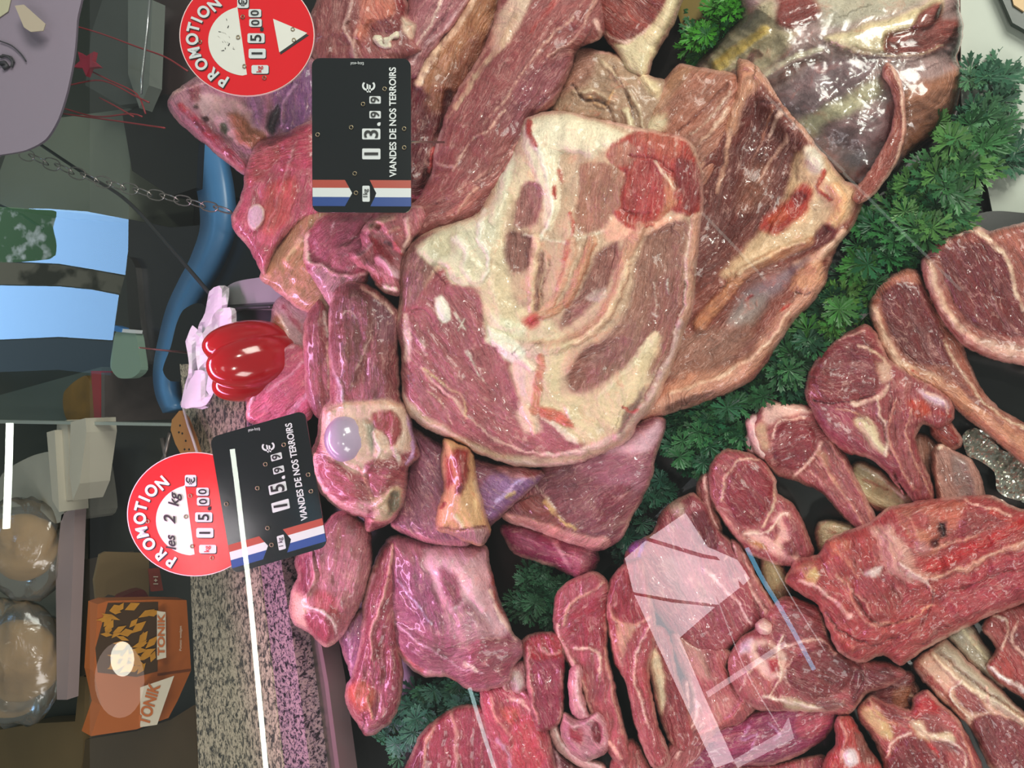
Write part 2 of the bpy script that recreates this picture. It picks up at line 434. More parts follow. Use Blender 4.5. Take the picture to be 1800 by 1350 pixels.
    if parent is None:
        tag(o, label, cat, group)
    else:
        o.parent = parent
        if label: o['label'] = label
    if wrap:
        T2 = on_tray(V, (H + hh + 2.5 + 1.6 * fbm(V[:, 0] / 60, V[:, 1] / 40, 777) + 1.2 * np.abs(fbm((V[:, 0] + V[:, 1]) / 50, (V[:, 0] - V[:, 1]) / 14, 778))) / 1000 + pl)
        w = mesh_obj('plastic_wrap', T2, Fc, FILM, None, True); w.parent = o; w['label'] = 'clear glossy plastic wrap'
        if area2 > 0: w.data.flip_normals()
    return o
# ================================================================== THE MEAT
GL = 'cuts heaped at the back of the case'
GC = 'chops laid in the front tray'

# ---- the big shoulder slab in the middle
piece('lamb_shoulder', 'large pale shoulder slab with cream fat and translucent membranes, topmost in the middle', 'meat', GL,
 h=92, T=16, R=46, thick=34, base='cba88e', sp=3.2, slope=(-4, 0), und=2.6, vary=0.08,
 out='922,212 950,200 990,198 1050,210 1110,222 1160,232 1200,243 1222,262 1233,300 1236,350 1229,400 1226,450 1220,510 1213,555 1200,590 1182,640 1162,690 1142,722 1120,745 1108,770 1075,790 1040,803 1000,815 950,820 900,816 840,795 790,768 750,752 722,730 708,700 706,660 706,610 696,570 702,535 703,510 700,490 702,460 712,440 730,420 760,405 800,390 840,375 855,350 875,310 895,280 912,240',
 ops='''
P ddc6a4 8 1: 905,270 940,300 945,360 900,350 885,400 893,460 900,520 930,545 960,560 990,590 960,620 930,640 905,640 880,590 850,560 848,500 870,430 880,350
P@cut_muscle b0606a 5 0: 703,540 745,505 765,482 780,470 787,490 795,500 830,497 845,530 850,570 862,600 890,612 905,650 910,690 935,720 955,735 1000,772 1034,776 1010,795 950,802 880,797 800,762 735,715 706,690 700,620
P 94605e 5 1: 703,510 702,460 730,420 765,408 775,440 765,475 745,505 720,540 704,530
P a5525c 6 1: 765,485 785,472 788,495 775,520 762,540
P@fat_cover dfd2b6 5 3: 735,432 775,405 830,385 862,360 880,300 900,260 902,300 880,400 874,430 865,480 845,500 810,500 790,490 785,470 760,465 745,450
P cdbd9c 7 -2 0.8: 750,420 800,400 800,440 770,450
L ece2cc 14 8 2: 800,420 820,440 815,470 830,490
L f0e8d6 10 5 2: 850,370 845,420 862,455 850,490
P@membrane b88470 4 0: 1020,290 1060,285 1100,310 1098,360 1082,375 1060,400 1020,412 1012,390 1020,330
P@fat_cover f0dfc2 4 3: 925,215 990,199 1045,213 1098,238 1090,258 1062,262 1040,275 1005,270 985,275 985,330 975,400 960,400 950,340 930,290 920,250
L f5ead6 10 6 2: 935,240 960,300 968,380 950,420
L c0504a 11 7 1: 932,215 930,235 940,255
L cc5348 9 5 1: 985,300 990,320
L c84b40 8 5 0: 976,328 974,348
L cf6a5c 7 4 0: 1005,375 1010,400 1004,415
P a8706c 5 -3: 925,318 948,322 952,350 946,392 920,402 903,398 910,350
P a27068 6 -3: 895,408 930,412 942,432 940,460 918,482 895,470 888,440
L a87a70 13 8 -3: 948,448 948,480 944,545
L 93584e 3 2 -1: 965,455 958,500 952,540
L e0cdb6 5 3 1: 920,415 960,420 1000,425 1060,405 1100,385
L d9927c 9 6 1: 1000,425 990,470 975,530 955,560
L c85e50 5 3 0: 1000,440 992,460
P@red_muscle bd4740 4 1: 1065,268 1125,228 1190,236 1225,280 1234,340 1230,370 1205,382 1180,372 1150,392 1110,396 1085,380 1095,350 1100,310 1080,290
P bf8070 4 0: 1070,262 1100,250 1120,258 1112,285 1085,292 1070,280
P cf6a58 5 2: 1122,236 1150,232 1190,245 1196,270 1180,285 1140,270
L eab4a0 5 3 2: 1050,209 1110,224 1170,236 1210,252
L f0c2b4 4 2 1: 1188,238 1188,275
P b84a48 4 -1: 1120,286 1150,286 1180,330 1174,360 1120,378 1100,360
L 9e2424 5 4 -2: 1100,300 1096,345 1094,368 1115,378 1145,375
L a82c2c 5 3 -2: 1110,272 1150,282 1182,300
P d98e6c 5 1: 1165,300 1195,330 1196,350 1178,370 1155,385 1170,350
L ecc8ae 6 4 1: 1150,286 1172,310 1190,340
P@dark_muscle 8e3234 5 2: 1190,278 1230,290 1234,345 1215,380 1200,375 1186,330
L c14b3c 8 5 1: 1190,335 1200,372 1212,380
P e8b096 7 1: 1080,378 1120,395 1170,385 1200,378 1180,400 1120,420 1070,425 1060,405
L c84a40 10 6 1: 1085,375 1110,398 1145,395
P@membrane a8786a 7 -3: 1135,415 1185,390 1208,390 1207,430 1200,500 1190,570 1160,640 1138,662 1110,640 1050,680 1010,690 1000,660 1015,630 1070,590 1108,530 1118,460
P 9c6058 8 -1 0.7: 1150,500 1195,480 1190,570 1150,650 1130,600
L 8a403e 8 11 -3: 1203,500 1190,570 1165,645 1132,705
P a36e66 6 -3: 1050,445 1085,425 1088,450 1072,490 1048,530 1000,572 982,568 1020,510
L d06e50 12 8 2: 1042,430 1022,480 996,540
L e0a886 16 9 4: 1042,420 1015,490 980,545 935,560
L dca58a 18 24 4: 1125,400 1100,450 1088,510 1045,575 985,605 930,615
L ecc9a8 8 12 2: 1105,460 1082,530 1040,585 985,612
L dba68c 12 8 3: 1008,425 995,480 968,535 935,562
L e2c0a0 14 10 3: 942,420 935,480 936,545
L e8d0b0 10 8 1: 870,440 865,500 880,560
P c9aaa0 3 2: 1028,524 1050,508 1062,500 1068,520 1050,530
P@fat_cover ddc39e 9 2: 955,610 1010,600 990,640 985,690 1040,694 1100,644 1150,590 1158,612 1120,700 1090,750 1030,778 990,752 950,730 942,680
P a06c64 7 -3: 1000,650 1030,615 1075,590 1110,600 1060,650 1015,686 1000,680
L e6d2ae 14 8 2: 1150,590 1100,650 1050,700
P e0bca8 6 1: 905,598 960,620 955,680 945,730 950,760 920,762 905,722 915,700 898,650
L d98a6c 14 18 1: 950,630 945,680 938,720
L d6b8b4 16 10 0: 915,640 918,690
L efc4a8 14 5 2: 922,715 932,745 938,765
P d9745c 4 1: 945,715 975,720 1000,735 1008,755 985,748 955,735
L f2e2cc 5 4 3: 994,718 1003,735
L ecd0c0 6 10 2: 955,735 1000,768 1012,775
L ecdcc4 16 8 3: 860,600 900,615 935,650
P efe6d4 4 3: 858,572 880,585 905,600 925,620 900,640 880,622 862,600
L 6e4848 3 1 -1: 900,618 912,612
P e4dcbc 7 2: 862,550 890,560 925,570 920,590 890,592 868,575
P dc5c58 7 0: 922,560 945,552 950,568 935,578 922,575
L dba48e 14 14 5: 1224,385 1220,430 1213,480 1208,540 1196,568
L c9a49c 12 15 5: 1196,568 1172,640 1132,712 1088,768
L f0d8c4 4 3 1: 1212,400 1206,470 1200,540 1182,590
L 93443e 3 2 0: 1216,475 1220,490
P 85645a 4 -1: 1112,708 1133,678 1126,702 1106,745 1086,766 1095,730
L cf5450 4 3 1: 1094,718 1106,726 1120,724
L eac4b8 5 7 1: 700,600 708,690 740,735 800,768 860,803 950,818 1020,810
L ecc8b8 10 14 1: 712,555 718,590 716,632
L e6b8aa 4 6 1: 738,648 765,672 800,705 840,748 890,782 950,798 1030,792
L dfb2ac 8 14 2: 960,798 1020,792 1085,768
L ddb890 3 4 0: 745,650 790,680 815,708 822,735
L e0b4a4 3 2 0: 750,685 775,705 795,750
P ebe0d0 3 2: 765,525 775,520 788,535 790,560 776,568 765,550
L e4d4c4 6 3 1: 800,552 818,578
L e4d4c4 4 2 1: 815,560 805,580
L dfccc0 6 2 1: 822,618 850,672
L ddc0b4 8 4 1: 740,600 747,625
L f2f2e6 2 2 2: 1173,492 1173,515
L e0c8bc 4 2 1: 1150,500 1152,550
L e8e0d8 3 3 1: 1146,548 1154,556
F: 735,560 790,640 850,700 930,755 1010,785
F: 790,510 845,590 880,660 900,700
F: 930,330 925,460
F: 1050,300 1035,400
F: 1130,235 1110,390
F: 1215,290 1205,375
F: 1180,420 1150,560 1100,700
F: 1100,430 1060,550 960,600
F: 800,400 860,480
F: 730,430 715,520
''')

# ---- second slab, to its right
b2 = piece('rib_slab', 'rib slab with dark hollow inside, bloody orange patch and pale fat rim, right of the shoulder slab', 'meat', GL,
 h=58, T=14, R=30, thick=36, base='8e4c46', sp=3.4, slope=(-3, 0), und=3, cup=10,
 out='1297,108 1305,104 1325,112 1350,140 1375,178 1410,222 1440,262 1470,300 1485,318 1512,330 1514,360 1497,400 1472,430 1457,470 1450,500 1430,530 1397,560 1370,600 1345,640 1325,665 1300,680 1240,705 1180,725 1120,742 1040,700 1060,600 1130,500 1180,400 1200,300 1250,250 1280,190 1293,150',
 ops='''
P 6c302e 14 -3: 1300,190 1340,170 1395,230 1425,290 1380,365 1340,400 1300,430 1230,500 1215,400 1240,290 1280,230
P 8a5444 16 0 0.7: 1310,300 1350,290 1350,350 1300,370
L b87868 4 2 1: 1360,180 1340,240 1320,290
L c99a88 6 3 1: 1385,240 1350,290 1330,320
L d9b0a0 9 5 1: 1372,195 1352,240
L 5e2224 8 5 -2: 1340,175 1370,185 1390,210
P@skin_fold e2a790 6 3: 1297,108 1330,115 1348,140 1312,170 1292,235 1274,228 1290,150
L dda292 15 20 4: 1315,112 1350,145 1410,222 1450,280
L f0c8b4 4 3 2: 1345,130 1400,208 1470,300
L c99a84 10 6 1: 1285,230 1270,300 1262,340
L d9a890 7 4 1: 1235,290 1200,340
P@fat_cover dfb892 8 5: 1400,272 1442,262 1470,300 1500,340 1492,380 1462,402 1420,432 1380,450 1330,472 1290,492 1268,482 1300,450 1350,392 1385,340
P ecdcc8 6 3: 1412,262 1440,262 1452,300 1425,300
L e8b080 22 16 4: 1470,330 1478,365 1462,395
P@bloody_patch b83c34 6 1: 1338,402 1345,382 1385,350 1412,318 1432,330 1422,370 1392,392 1368,412
P d0583c 4 2: 1350,385 1375,368 1385,380 1362,400
P 8a2424 4 -2: 1390,342 1412,335 1420,350 1400,365
L c04438 8 5 1: 1450,300 1440,330 1462,352
P 74282c 6 -2: 1425,422 1448,392 1472,400 1466,422 1430,438
L e6b49a 14 22 4: 1480,410 1445,445 1400,470
L d29070 24 16 6: 1230,570 1290,500 1340,460 1420,425
L ecc49c 8 6 2: 1300,480 1370,440 1410,425
P 8a6c72 10 -2: 1300,522 1330,500 1400,462 1418,452 1392,490 1352,532 1330,560 1280,575
P 96907a 12 0 0.35: 1310,520 1350,520 1330,570 1280,570
L a83440 5 3 0: 1310,528 1325,515
P a2736a 10 -2: 1160,610 1250,575 1325,582 1290,632 1220,662 1160,660
P@fat_rim e0a494 10 3: 1120,712 1160,685 1200,662 1290,640 1340,590 1400,522 1440,482 1450,500 1395,560 1342,640 1240,702 1130,735
L f0c6aa 8 5 2: 1180,690 1270,660 1335,615 1390,550
P 8c625a 4 -1: 1170,716 1200,700 1262,688 1225,712 1182,726
L 8e2c34 7 14 -2: 1395,562 1345,640 1315,675
P e4a88e 5 4: 1398,482 1415,465 1442,460 1446,490 1412,516 1390,506
L 6a4048 4 2 -2: 1400,515 1412,520 1428,512
L cc4038 6 4 0: 1378,545 1390,535
L 9a3038 6 8 -1: 1130,738 1200,722 1250,704
F: 1320,150 1290,250 1230,420
F: 1390,230 1300,400 1210,500
F: 1500,330 1430,430 1300,490
F: 1450,480 1370,580 1220,700
F: 1340,500 1200,640
''')

# ---- long leg muscle reaching down from the top edge
piece('leg_of_lamb', 'long dark red leg muscle with white seams, running diagonally from the top edge', 'meat', GL,
 h=82, T=26, R=75, thick=40, base='a35a58', sp=3.4, slope=(-3, 0), und=3,
 out='1015,-30 1052,-8 1060,25 1062,55 1048,72 1015,85 1002,120 985,160 965,190 932,212 936,245 908,305 872,360 828,394 782,408 745,420 705,428 660,430 640,405 650,380 682,368 715,364 736,350 760,302 766,268 776,230 790,190 820,140 848,92 866,50 872,20 890,-30',
 ops='''
P@fat_cover ddbaa2 5 2: 872,25 900,-5 935,-5 915,40 885,85 862,92 868,55
L c8a488 12 8 1: 905,30 880,80 840,130 800,190
P 97505a 12 0 0.8: 935,120 1005,100 962,185 905,240 880,200
P 8c4648 14 0 0.7: 850,170 900,160 850,260 800,290
L e2b09c 4 3 1: 1010,30 960,75 920,125 880,185 850,215
L e4b8a4 3 2 1: 890,190 860,225 825,250 798,300
L dca890 3 2 0: 870,60 835,120 812,165 786,220
L e6bea8 5 4 1: 776,222 766,268 772,288 800,292
L d89c8c 3 2 0: 965,180 900,260 840,310 760,360
L d08c80 3 2 -1: 940,215 880,290 800,345 720,375
L c87870 10 16 2: 905,275 850,335 790,375
L e8a894 8 5 3: 840,330 818,350 800,372
L 7e3236 4 3 -2: 985,150 940,195 895,262 840,320
L e0a898 8 3 2: 1045,-5 1030,40 1000,75 960,100
L b84c48 12 6 0: 985,-20 960,25 930,55
L eabcb0 9 6 2: 1048,40 1060,62 1040,76
P d88880 6 2: 640,405 665,385 690,378 700,400 670,420
L 8a2c34 6 5 -2: 690,385 740,375 780,352
F: 1010,-10 940,70 860,200 800,310 720,380
F: 1000,110 920,220 840,320 700,395
F: 880,60 800,200 770,280
''')

# ---- brownish folded membrane and flap above the slab
piece('flank_flap', 'brownish wrinkled membrane flap behind the top of the shoulder slab', 'meat', GL,
 h=62, T=14, R=40, thick=26, base='a88870', sp=3.6, und=6,
 out='1012,85 1060,90 1090,100 1122,120 1146,136 1170,146 1165,180 1150,215 1150,260 1050,270 950,240 955,205 985,150 1004,110',
 ops='''
P b48474 8 0: 1005,95 1040,95 1040,140 1000,160 985,170
P@fat_lump e4cca4 5 4: 1125,128 1142,124 1152,140 1162,160 1158,172 1142,162 1130,145
L cdb496 8 5 3: 1060,110 1090,140 1120,190 1130,230
L c8ae92 6 4 3: 1010,165 1045,160 1080,180
L cfa070 5 3 2: 1035,170 1060,190 1080,160
L 6e4c40 5 3 -3: 1005,150 1030,175 1060,180 1080,220
L 7c5a4a 4 3 -3: 1080,120 1100,160 1110,210
L 9c7a62 14 10 3: 1000,190 1030,200 1080,210
L e0d0ac 10 7 2: 1100,195 1110,225
F: 1000,180 1060,150 1130,190
F: 1090,110 1120,220
''')
piece('belly_flap', 'pinkish belly flap with pale folds between shoulder slab and rib slab', 'meat', GL,
 h=60, T=12, R=30, thick=24, base='b8796a', sp=3.6, und=3,
 out='1188,116 1200,112 1228,118 1262,124 1292,132 1298,155 1290,200 1270,260 1240,330 1180,330 1120,290 1118,235 1135,205 1150,172 1168,142',
 ops='''
P c8947c 7 1: 1185,120 1215,120 1190,160 1160,200 1140,235 1130,230 1150,180
P d8c29e 8 1: 1130,215 1170,200 1165,230 1130,250
L d8b09a 5 3 2: 1285,160 1255,200 1215,235
L e0b8a0 9 5 3: 1280,190 1250,230 1210,280
L 8a4a44 6 4 -3: 1280,150 1240,190 1190,230
L cfa394 4 3 1: 1225,130 1240,150 1225,165
P a8766c 6 0: 1200,240 1235,250 1240,320 1200,310
F: 1290,150 1220,220 1160,290
F: 1220,120 1160,180
''')

# ---- wrapped joint, top right
piece('wrapped_shoulder', 'greyish pink shoulder joint under shiny plastic wrap, top right corner', 'meat', GL,
 h=26, T=34, R=120, thick=34, base='b49490', fold=1.0, sp=3.6, und=1.2, wrap=True, vary=0.05,
 out='1300,-30 1300,22 1272,60 1238,100 1215,125 1230,170 1300,230 1400,290 1470,320 1500,335 1540,332 1580,302 1612,262 1652,232 1684,184 1690,130 1681,100 1691,62 1689,28 1650,-30',
 ops='''
P c4b494 10 0: 1310,20 1360,0 1370,50 1400,60 1340,130 1260,140 1240,110
L dcbc62 15 22 2: 1345,50 1300,85 1262,116
L 9c6864 16 10 0: 1330,95 1290,130 1250,140
P@dark_muscle 9a4444 5 1: 1362,-20 1370,8 1365,42 1400,52 1442,28 1445,10 1430,-20
P bdb4a0 10 0: 1445,-20 1640,-20 1600,15 1530,35 1450,50 1445,20
P@fat_cover ead9b2 5 5: 1450,66 1475,58 1530,40 1590,25 1655,-5 1645,42 1560,62 1560,92 1490,86 1462,75
P a65654 5 2: 1560,58 1600,50 1620,20 1652,5 1658,35 1690,38 1680,70 1640,92 1600,96 1556,90
L e0c4a4 4 3 2: 1460,72 1520,92 1600,98 1660,80
P c48a72 9 2: 1590,160 1640,140 1688,125 1684,184 1650,232 1612,262 1588,280
P a08084 10 1: 1355,180 1390,140 1450,105 1545,100 1500,160 1420,205
P d6cca8 9 0: 1400,215 1480,170 1540,140 1550,160 1480,210 1430,240
P 9c7678 10 1: 1440,225 1500,200 1560,190 1570,240 1500,262
P 9a888a 10 0: 1480,280 1560,250 1580,290 1540,325 1500,325
L d8ccb0 9 12 1: 1320,150 1380,110 1440,85
L 93686a 16 10 0: 1340,160 1400,120 1440,105
F: 1250,130 1350,80 1450,40
F: 1400,220 1480,180 1600,130
F: 1600,60 1680,40
''')
piece('meat_strip', 'thin curved strip of red meat with pale edge lying over the wrapped joint', 'meat', GL,
 h=70, T=5, R=8, thick=12, base='9a5048', sp=3, und=1, pilefn=True,
 out='1558,112 1567,116 1580,135 1588,165 1592,210 1588,250 1572,290 1550,322 1530,345 1510,358 1498,345 1525,305 1552,262 1568,228 1574,190 1568,160 1552,130',
 ops='''
L e2bca6 5 5 1: 1563,114 1582,150 1590,210 1582,262 1555,315 1525,350
F: 1565,130 1582,200 1560,280 1520,340
''')
# ---- top edge pieces
piece('round_steak', 'dark red round muscle with a long cream fat tail at the top edge', 'meat', GL,
 h=62, T=12, R=26, thick=26, base='8e3e3a', sp=3.4,
 out='1046,-30 1200,-30 1190,20 1168,70 1150,100 1132,140 1100,128 1085,95 1066,70 1050,30',
 ops='''
P@fat_tail dcc8a0 5 2: 1078,78 1110,70 1140,50 1165,15 1180,-30 1204,-30 1195,20 1165,72 1140,130 1100,125 1085,98
P 6e5a44 8 0 0.7: 1150,80 1185,20 1195,-20 1198,20 1160,90
L e0b8a8 5 4 1: 1050,-10 1056,40 1075,66 1110,72 1140,48
L b85048 4 3 0: 1090,-10 1110,30 1135,50
F: 1080,0 1130,40
''')
piece('skin_on_leg', 'leg cut with brown skin and a long cream fat edge behind the black price card', 'meat', GL,
 h=52, T=20, R=50, thick=40, base='6c262c', sp=3.6, und=4,
 out='830,-30 905,-30 886,25 862,72 842,110 818,150 792,195 778,240 764,300 740,352 700,372 680,300 690,200 712,130 745,90 780,50 805,10',
 ops='''
P@skin b27a52 8 2: 822,-20 875,-20 868,30 850,80 825,120 790,160 760,172 742,150 760,110 790,60
P 90563c 10 0: 840,60 850,80 800,165 765,200 745,185 780,130
L ecc6a8 10 14 3: 836,-20 818,25 780,75 752,110 735,145
L b04468 8 5 0: 715,335 735,350 745,330
L 4a1014 14 10 -4: 790,165 770,240 745,330
L d04848 8 8 4: 762,262 757,285 757,300
F: 840,-10 780,120 730,300
''')
piece('loin_cut', 'pink loin cut with pale seams between price disc and black card at the top', 'meat', GL,
 h=60, T=16, R=36, thick=34, base='b47078', sp=3.6,
 out='730,-30 838,-30 825,10 800,45 775,75 750,108 738,140 705,140 690,110 700,70 715,20',
 ops='''
L dcaeb0 6 4 1: 830,-20 795,35 750,80 712,120
L e8c8b8 5 3 1: 780,-20 760,40 725,90
L 8a4854 5 4 -2: 810,-20 780,30 740,90
F: 800,-20 720,110
''')
nk = piece('neck_cut', 'bony neck cut with a cream knuckle and red marrow beside the red price disc', 'meat', GL,
 h=70, T=18, R=36, thick=40, base='a05c5a', sp=3.4, und=4,
 out='548,30 565,-10 600,-30 640,-30 700,-30 716,10 716,30 735,42 732,70 742,90 700,112 720,140 640,130 600,118 560,118 545,80',
 ops='''
P@pale_muscle d8806c 5 4: 635,0 650,-20 690,-10 692,25 672,45 655,40 645,60 640,90 625,60 634,40
P 8e4444 4 2: 655,42 690,25 705,30 702,55 680,60 660,58
P 9a2c30 4 2: 692,-15 715,-10 716,22 700,28
P e0c0a8 5 1: 705,30 735,42 732,70 712,60
L dcb6ac 8 6 3: 620,-10 612,30 605,40 620,80 625,105
L d8a89c 6 4 2: 630,50 618,95 640,110
P a85a5c 5 1: 640,60 655,90 690,110 650,120 632,100
F: 600,0 590,110
F: 660,60 690,110
''')
piece('knuckle', None, h=82, T=9, R=9, thick=14, base='eadcc0', sp=3, parent=nk, und=3,
 out='655,60 668,58 680,62 695,52 704,54 703,68 692,72 690,88 672,88 660,80 652,70', ops='''
L 8a3434 3 2 -1: 676,62 674,76
P d86858 3 1: 684,72 694,68 694,78''')['label'] = 'cream coloured gristle knuckle'
# ---- left edge of the heap
nb_ = piece('neck_end', 'pale purple neck end with exposed spongy bone, leftmost of the heap', 'meat', GL,
 h=74, T=14, R=30, thick=30, base='bf8496', sp=3.2, und=4,
 out='340,140 320,152 300,170 296,186 318,215 345,240 385,272 412,295 432,306 448,280 470,250 520,240 565,225 575,160 560,110 500,90 420,95 365,120',
 ops='''
P@spongy_bone dfaeb0 6 1: 345,165 420,175 470,235 445,260 415,250 385,225 350,195
P a0505c 4 1: 330,150 352,150 352,180 335,178
L b83a4a 12 22 2: 318,188 350,218 385,250 420,292
L e08ca0 5 4 1: 298,180 325,215 365,248 410,290
P 4c2028 2 -6: 339,187 347,185 350,190 343,194
P 4c2028 2 -6: 353,206 362,203 366,211 358,216
P 8a8478 3 -6: 385,214 397,210 405,228 398,238 387,230
P 7a2838 2 -4: 340,210 362,228 356,232 338,216
P d88c68 6 2: 402,198 415,195 450,225 470,240 445,260 425,252 412,236
P b080a8 7 2: 435,120 450,120 462,180 455,225 440,200 430,150
P 9a6898 7 1: 470,120 540,110 560,180 520,235 490,220
P 4a4048 7 -6: 470,195 492,180 500,205 482,235 468,225
L c898b8 6 4 2: 520,150 500,180 495,220
L e8b0b8 4 3 2: 305,165 345,150 390,130
F: 350,170 420,260
F: 450,130 450,220
''')
ls = piece('leg_steak', 'bright pink leg steak with a round white bone, over the counter edge left', 'meat', GL,
 h=86, T=9, R=14, thick=22, base='c65c70', sp=3.2, und=4,
 out='432,306 440,275 455,248 500,234 548,212 570,230 575,330 565,372 540,382 515,400 490,430 472,465 464,482 448,455 430,425 412,402 409,380 424,352 430,330',
 ops='''
P d4606a 5 3: 440,270 470,245 520,235 500,270 470,300 440,330 430,320
P c85064 4 2: 500,240 545,222 550,290 520,300 490,300
L e8a0a4 4 3 1: 520,250 500,310 470,350 455,395
P d25c60 6 0: 470,330 520,310 510,380 470,420 460,390
P b04a60 5 0: 415,395 440,410 458,440 465,475 445,450
L e07080 5 4 2: 500,305 485,360 470,400
F: 450,280 540,250
F: 500,310 455,450
''')
piece('bone', None, h=99, T=4, R=6, thick=8, base='cfa4b8', sp=2.6, parent=ls, und=0.5, warp=1, jag=.5, fold=0,
 out='445,360 455,359 464,368 465,382 458,397 447,405 438,398 435,384 438,368', ops='L eac4bc 5 5 1: 445,360 455,359 464,368 465,382 458,397 447,405 438,398 435,384 438,368 445,360')['label'] = 'round cut bone, pale lilac'
piece('skin_flap', 'tan skin flap with pink edge hanging over the left of the heap', 'meat', GL,
 h=80, T=10, R=26, thick=14, base='c49070', sp=3.4, und=4,
 out='560,300 575,370 600,395 580,440 600,480 612,540 600,560 560,552 530,545 498,520 472,500 457,488 474,452 505,405 535,345',
 ops='''
P@tan_skin cf9472 7 2: 500,455 530,440 555,470 550,500 520,505 500,490
P 9c7058 8 0: 540,400 575,400 580,440 545,450
P a87c68 7 -1: 560,500 600,500 608,545 570,545
L ecb0b0 5 5 1: 545,320 505,405 474,452 458,488 498,520 530,543 565,552
L dfae8c 10 6 2: 525,420 505,460
F: 540,350 480,480
F: 600,480 540,540
''')
piece('fat_trimming', 'pale skin piece with tan rind hanging behind the red pepper', 'meat', GL,
 h=54, T=10, R=20, thick=30, base='b88c90', sp=3.6,
 out='480,540 500,520 560,540 590,580 580,640 520,640 500,612 478,580',
 ops='''
P b87858 4 1: 480,555 495,560 500,590 492,600 478,578
L ecc0b8 5 4 1: 482,545 498,570 508,612
L a85060 8 5 0: 500,540 540,600 560,620
''')
piece('leg_steak', 'purplish pink steak with thick rounded fat end below the black price card', 'meat', GL,
 h=88, T=12, R=20, thick=24, base='b44e68', sp=3.2,
 out='533,445 538,410 560,380 600,372 655,372 705,378 705,410 680,430 655,450 650,480 640,500 620,510 600,540 590,560 575,540 555,500 538,475',
 ops='''
P b85a70 6 2: 560,385 640,380 650,410 600,450 570,460 550,440
P c06678 6 2: 590,430 640,420 650,460 620,480 585,470
P d498a4 6 0: 545,470 600,485 640,490 620,520 600,560 570,530
L ecc8b4 12 8 3: 540,412 536,440 542,462
L f2b8bc 6 5 2: 540,462 565,468 590,480 620,486 650,478
L 8c2c40 5 3 -2: 655,380 640,400 610,430
L e8b8c0 4 2 1: 585,395 580,410
F: 650,380 590,440
F: 640,480 590,550
''')
bc = piece('spine_piece', 'knobbly pink spine bones at the lower corner of the upper black price card', 'meat', GL,
 h=100, T=15, R=22, thick=30, base='d27c84', sp=3, und=8,
 out='632,412 645,392 665,380 700,372 740,362 750,380 735,410 722,430 712,450 706,490 702,518 680,514 660,500 650,480 628,466 614,455 616,440 636,434',
 ops='''
L e8b4a0 14 10 5: 645,400 665,392 690,382
L 7a2018 8 6 -5: 656,396 668,400
P c04a54 4 2: 650,420 665,420 690,450 690,470 670,460
L f0b8c0 14 16 5: 668,455 685,470 700,482
L e8a0a8 12 8 4: 625,452 645,440 655,430
P b83038 5 2: 655,485 672,490 670,505 655,500
L f2d0c0 10 8 4: 675,505 700,510
L 8a7888 8 6 -4: 680,425 690,432
L e06860 12 8 4: 695,430 705,445
L f0c0b4 10 8 4: 715,385 718,420 705,440
L e8a090 8 6 3: 700,400 680,410
F: 640,400 700,500
''')
# ---- the leg with the ball joint
piece('leg_muscle', 'narrow dark muscle strip alongside the ball-joint leg, right of the pink chop', 'meat', GL,
 h=84, T=12, R=18, thick=30, base='9c4c56', sp=3.4,
 out='560,520 575,538 585,600 590,660 600,720 570,740 548,720 538,690 536,640 534,600 538,565 548,535',
 ops='''
P 8a4048 6 1: 545,545 568,560 572,640 550,650 540,600
L c07090 6 5 1: 536,600 540,660 552,720
L b8a098 6 4 2: 570,548 576,590
L dcb0a0 4 3 0: 575,600 580,680
F: 560,540 570,720
''')
lg = piece('leg_of_lamb', 'leg end with lilac ball joint and dark thigh muscle, beside the lower price card', 'meat', GL,
 h=94, T=22, R=42, thick=44, base='a05058', sp=3, und=3,
 out='584,512 600,498 620,492 645,500 665,512 690,535 702,555 698,600 700,650 704,700 716,712 728,770 736,800 716,820 712,860 708,885 692,912 670,926 646,932 642,908 610,900 572,872 550,832 546,800 558,770 564,722 580,700 578,650 576,560',
 ops='''
P@thigh_muscle 874849 6 3: 588,520 615,500 640,505 655,540 652,590 640,650 620,690 600,690 584,650 580,560
P 8c4a4e 6 2: 655,560 690,580 692,660 690,705 640,705 640,660
P 8c5660 7 -2: 650,520 690,545 698,600 668,600 655,560
L c8a0a8 4 3 1: 584,520 578,580 588,660 600,715
L d0b0c0 8 5 3: 590,665 602,690 606,715
L e0c8b8 3 2 0: 600,555 615,545 625,560
L c8a098 3 2 0: 650,590 640,620 628,650
L e0b8a8 8 5 1: 640,505 672,530 690,550
P@joint_capsule d8b4a0 6 3: 562,740 580,712 640,704 700,708 722,740 720,790 690,800 660,835 600,822 566,790
L cfa088 7 6 2: 575,725 610,710 660,708 700,712
P a04a4c 4 2: 655,725 690,722 705,745 702,770 690,790 675,760 655,750
P 9a9080 5 -3: 640,735 655,740 660,770 650,800 645,770
L e0ccc0 8 5 3: 655,760 665,800 640,830
L cdbcae 12 8 3: 695,790 704,820
P@lower_muscle a64e58 5 3: 562,820 590,812 615,830 660,880 640,885 600,885 572,860
P a04c54 5 3: 640,815 680,810 715,822 690,850 665,875 650,850
L e6a090 3 2 1: 628,818 650,860 655,880
L dcaaa4 10 12 3: 552,800 552,830 575,868 610,895 640,900
L dda0a0 14 8 3: 620,890 660,885 690,862
P c8a888 5 2: 655,880 690,858 708,862 706,890 690,912 660,915
P 6c6250 5 -6: 682,884 690,866 704,866 706,885 694,904 682,905
L e89090 6 8 2: 650,915 680,918 700,905
L c898c0 9 6 2: 716,730 728,790 716,815
F: 610,510 620,690
F: 680,560 680,700
F: 570,830 680,870
''')
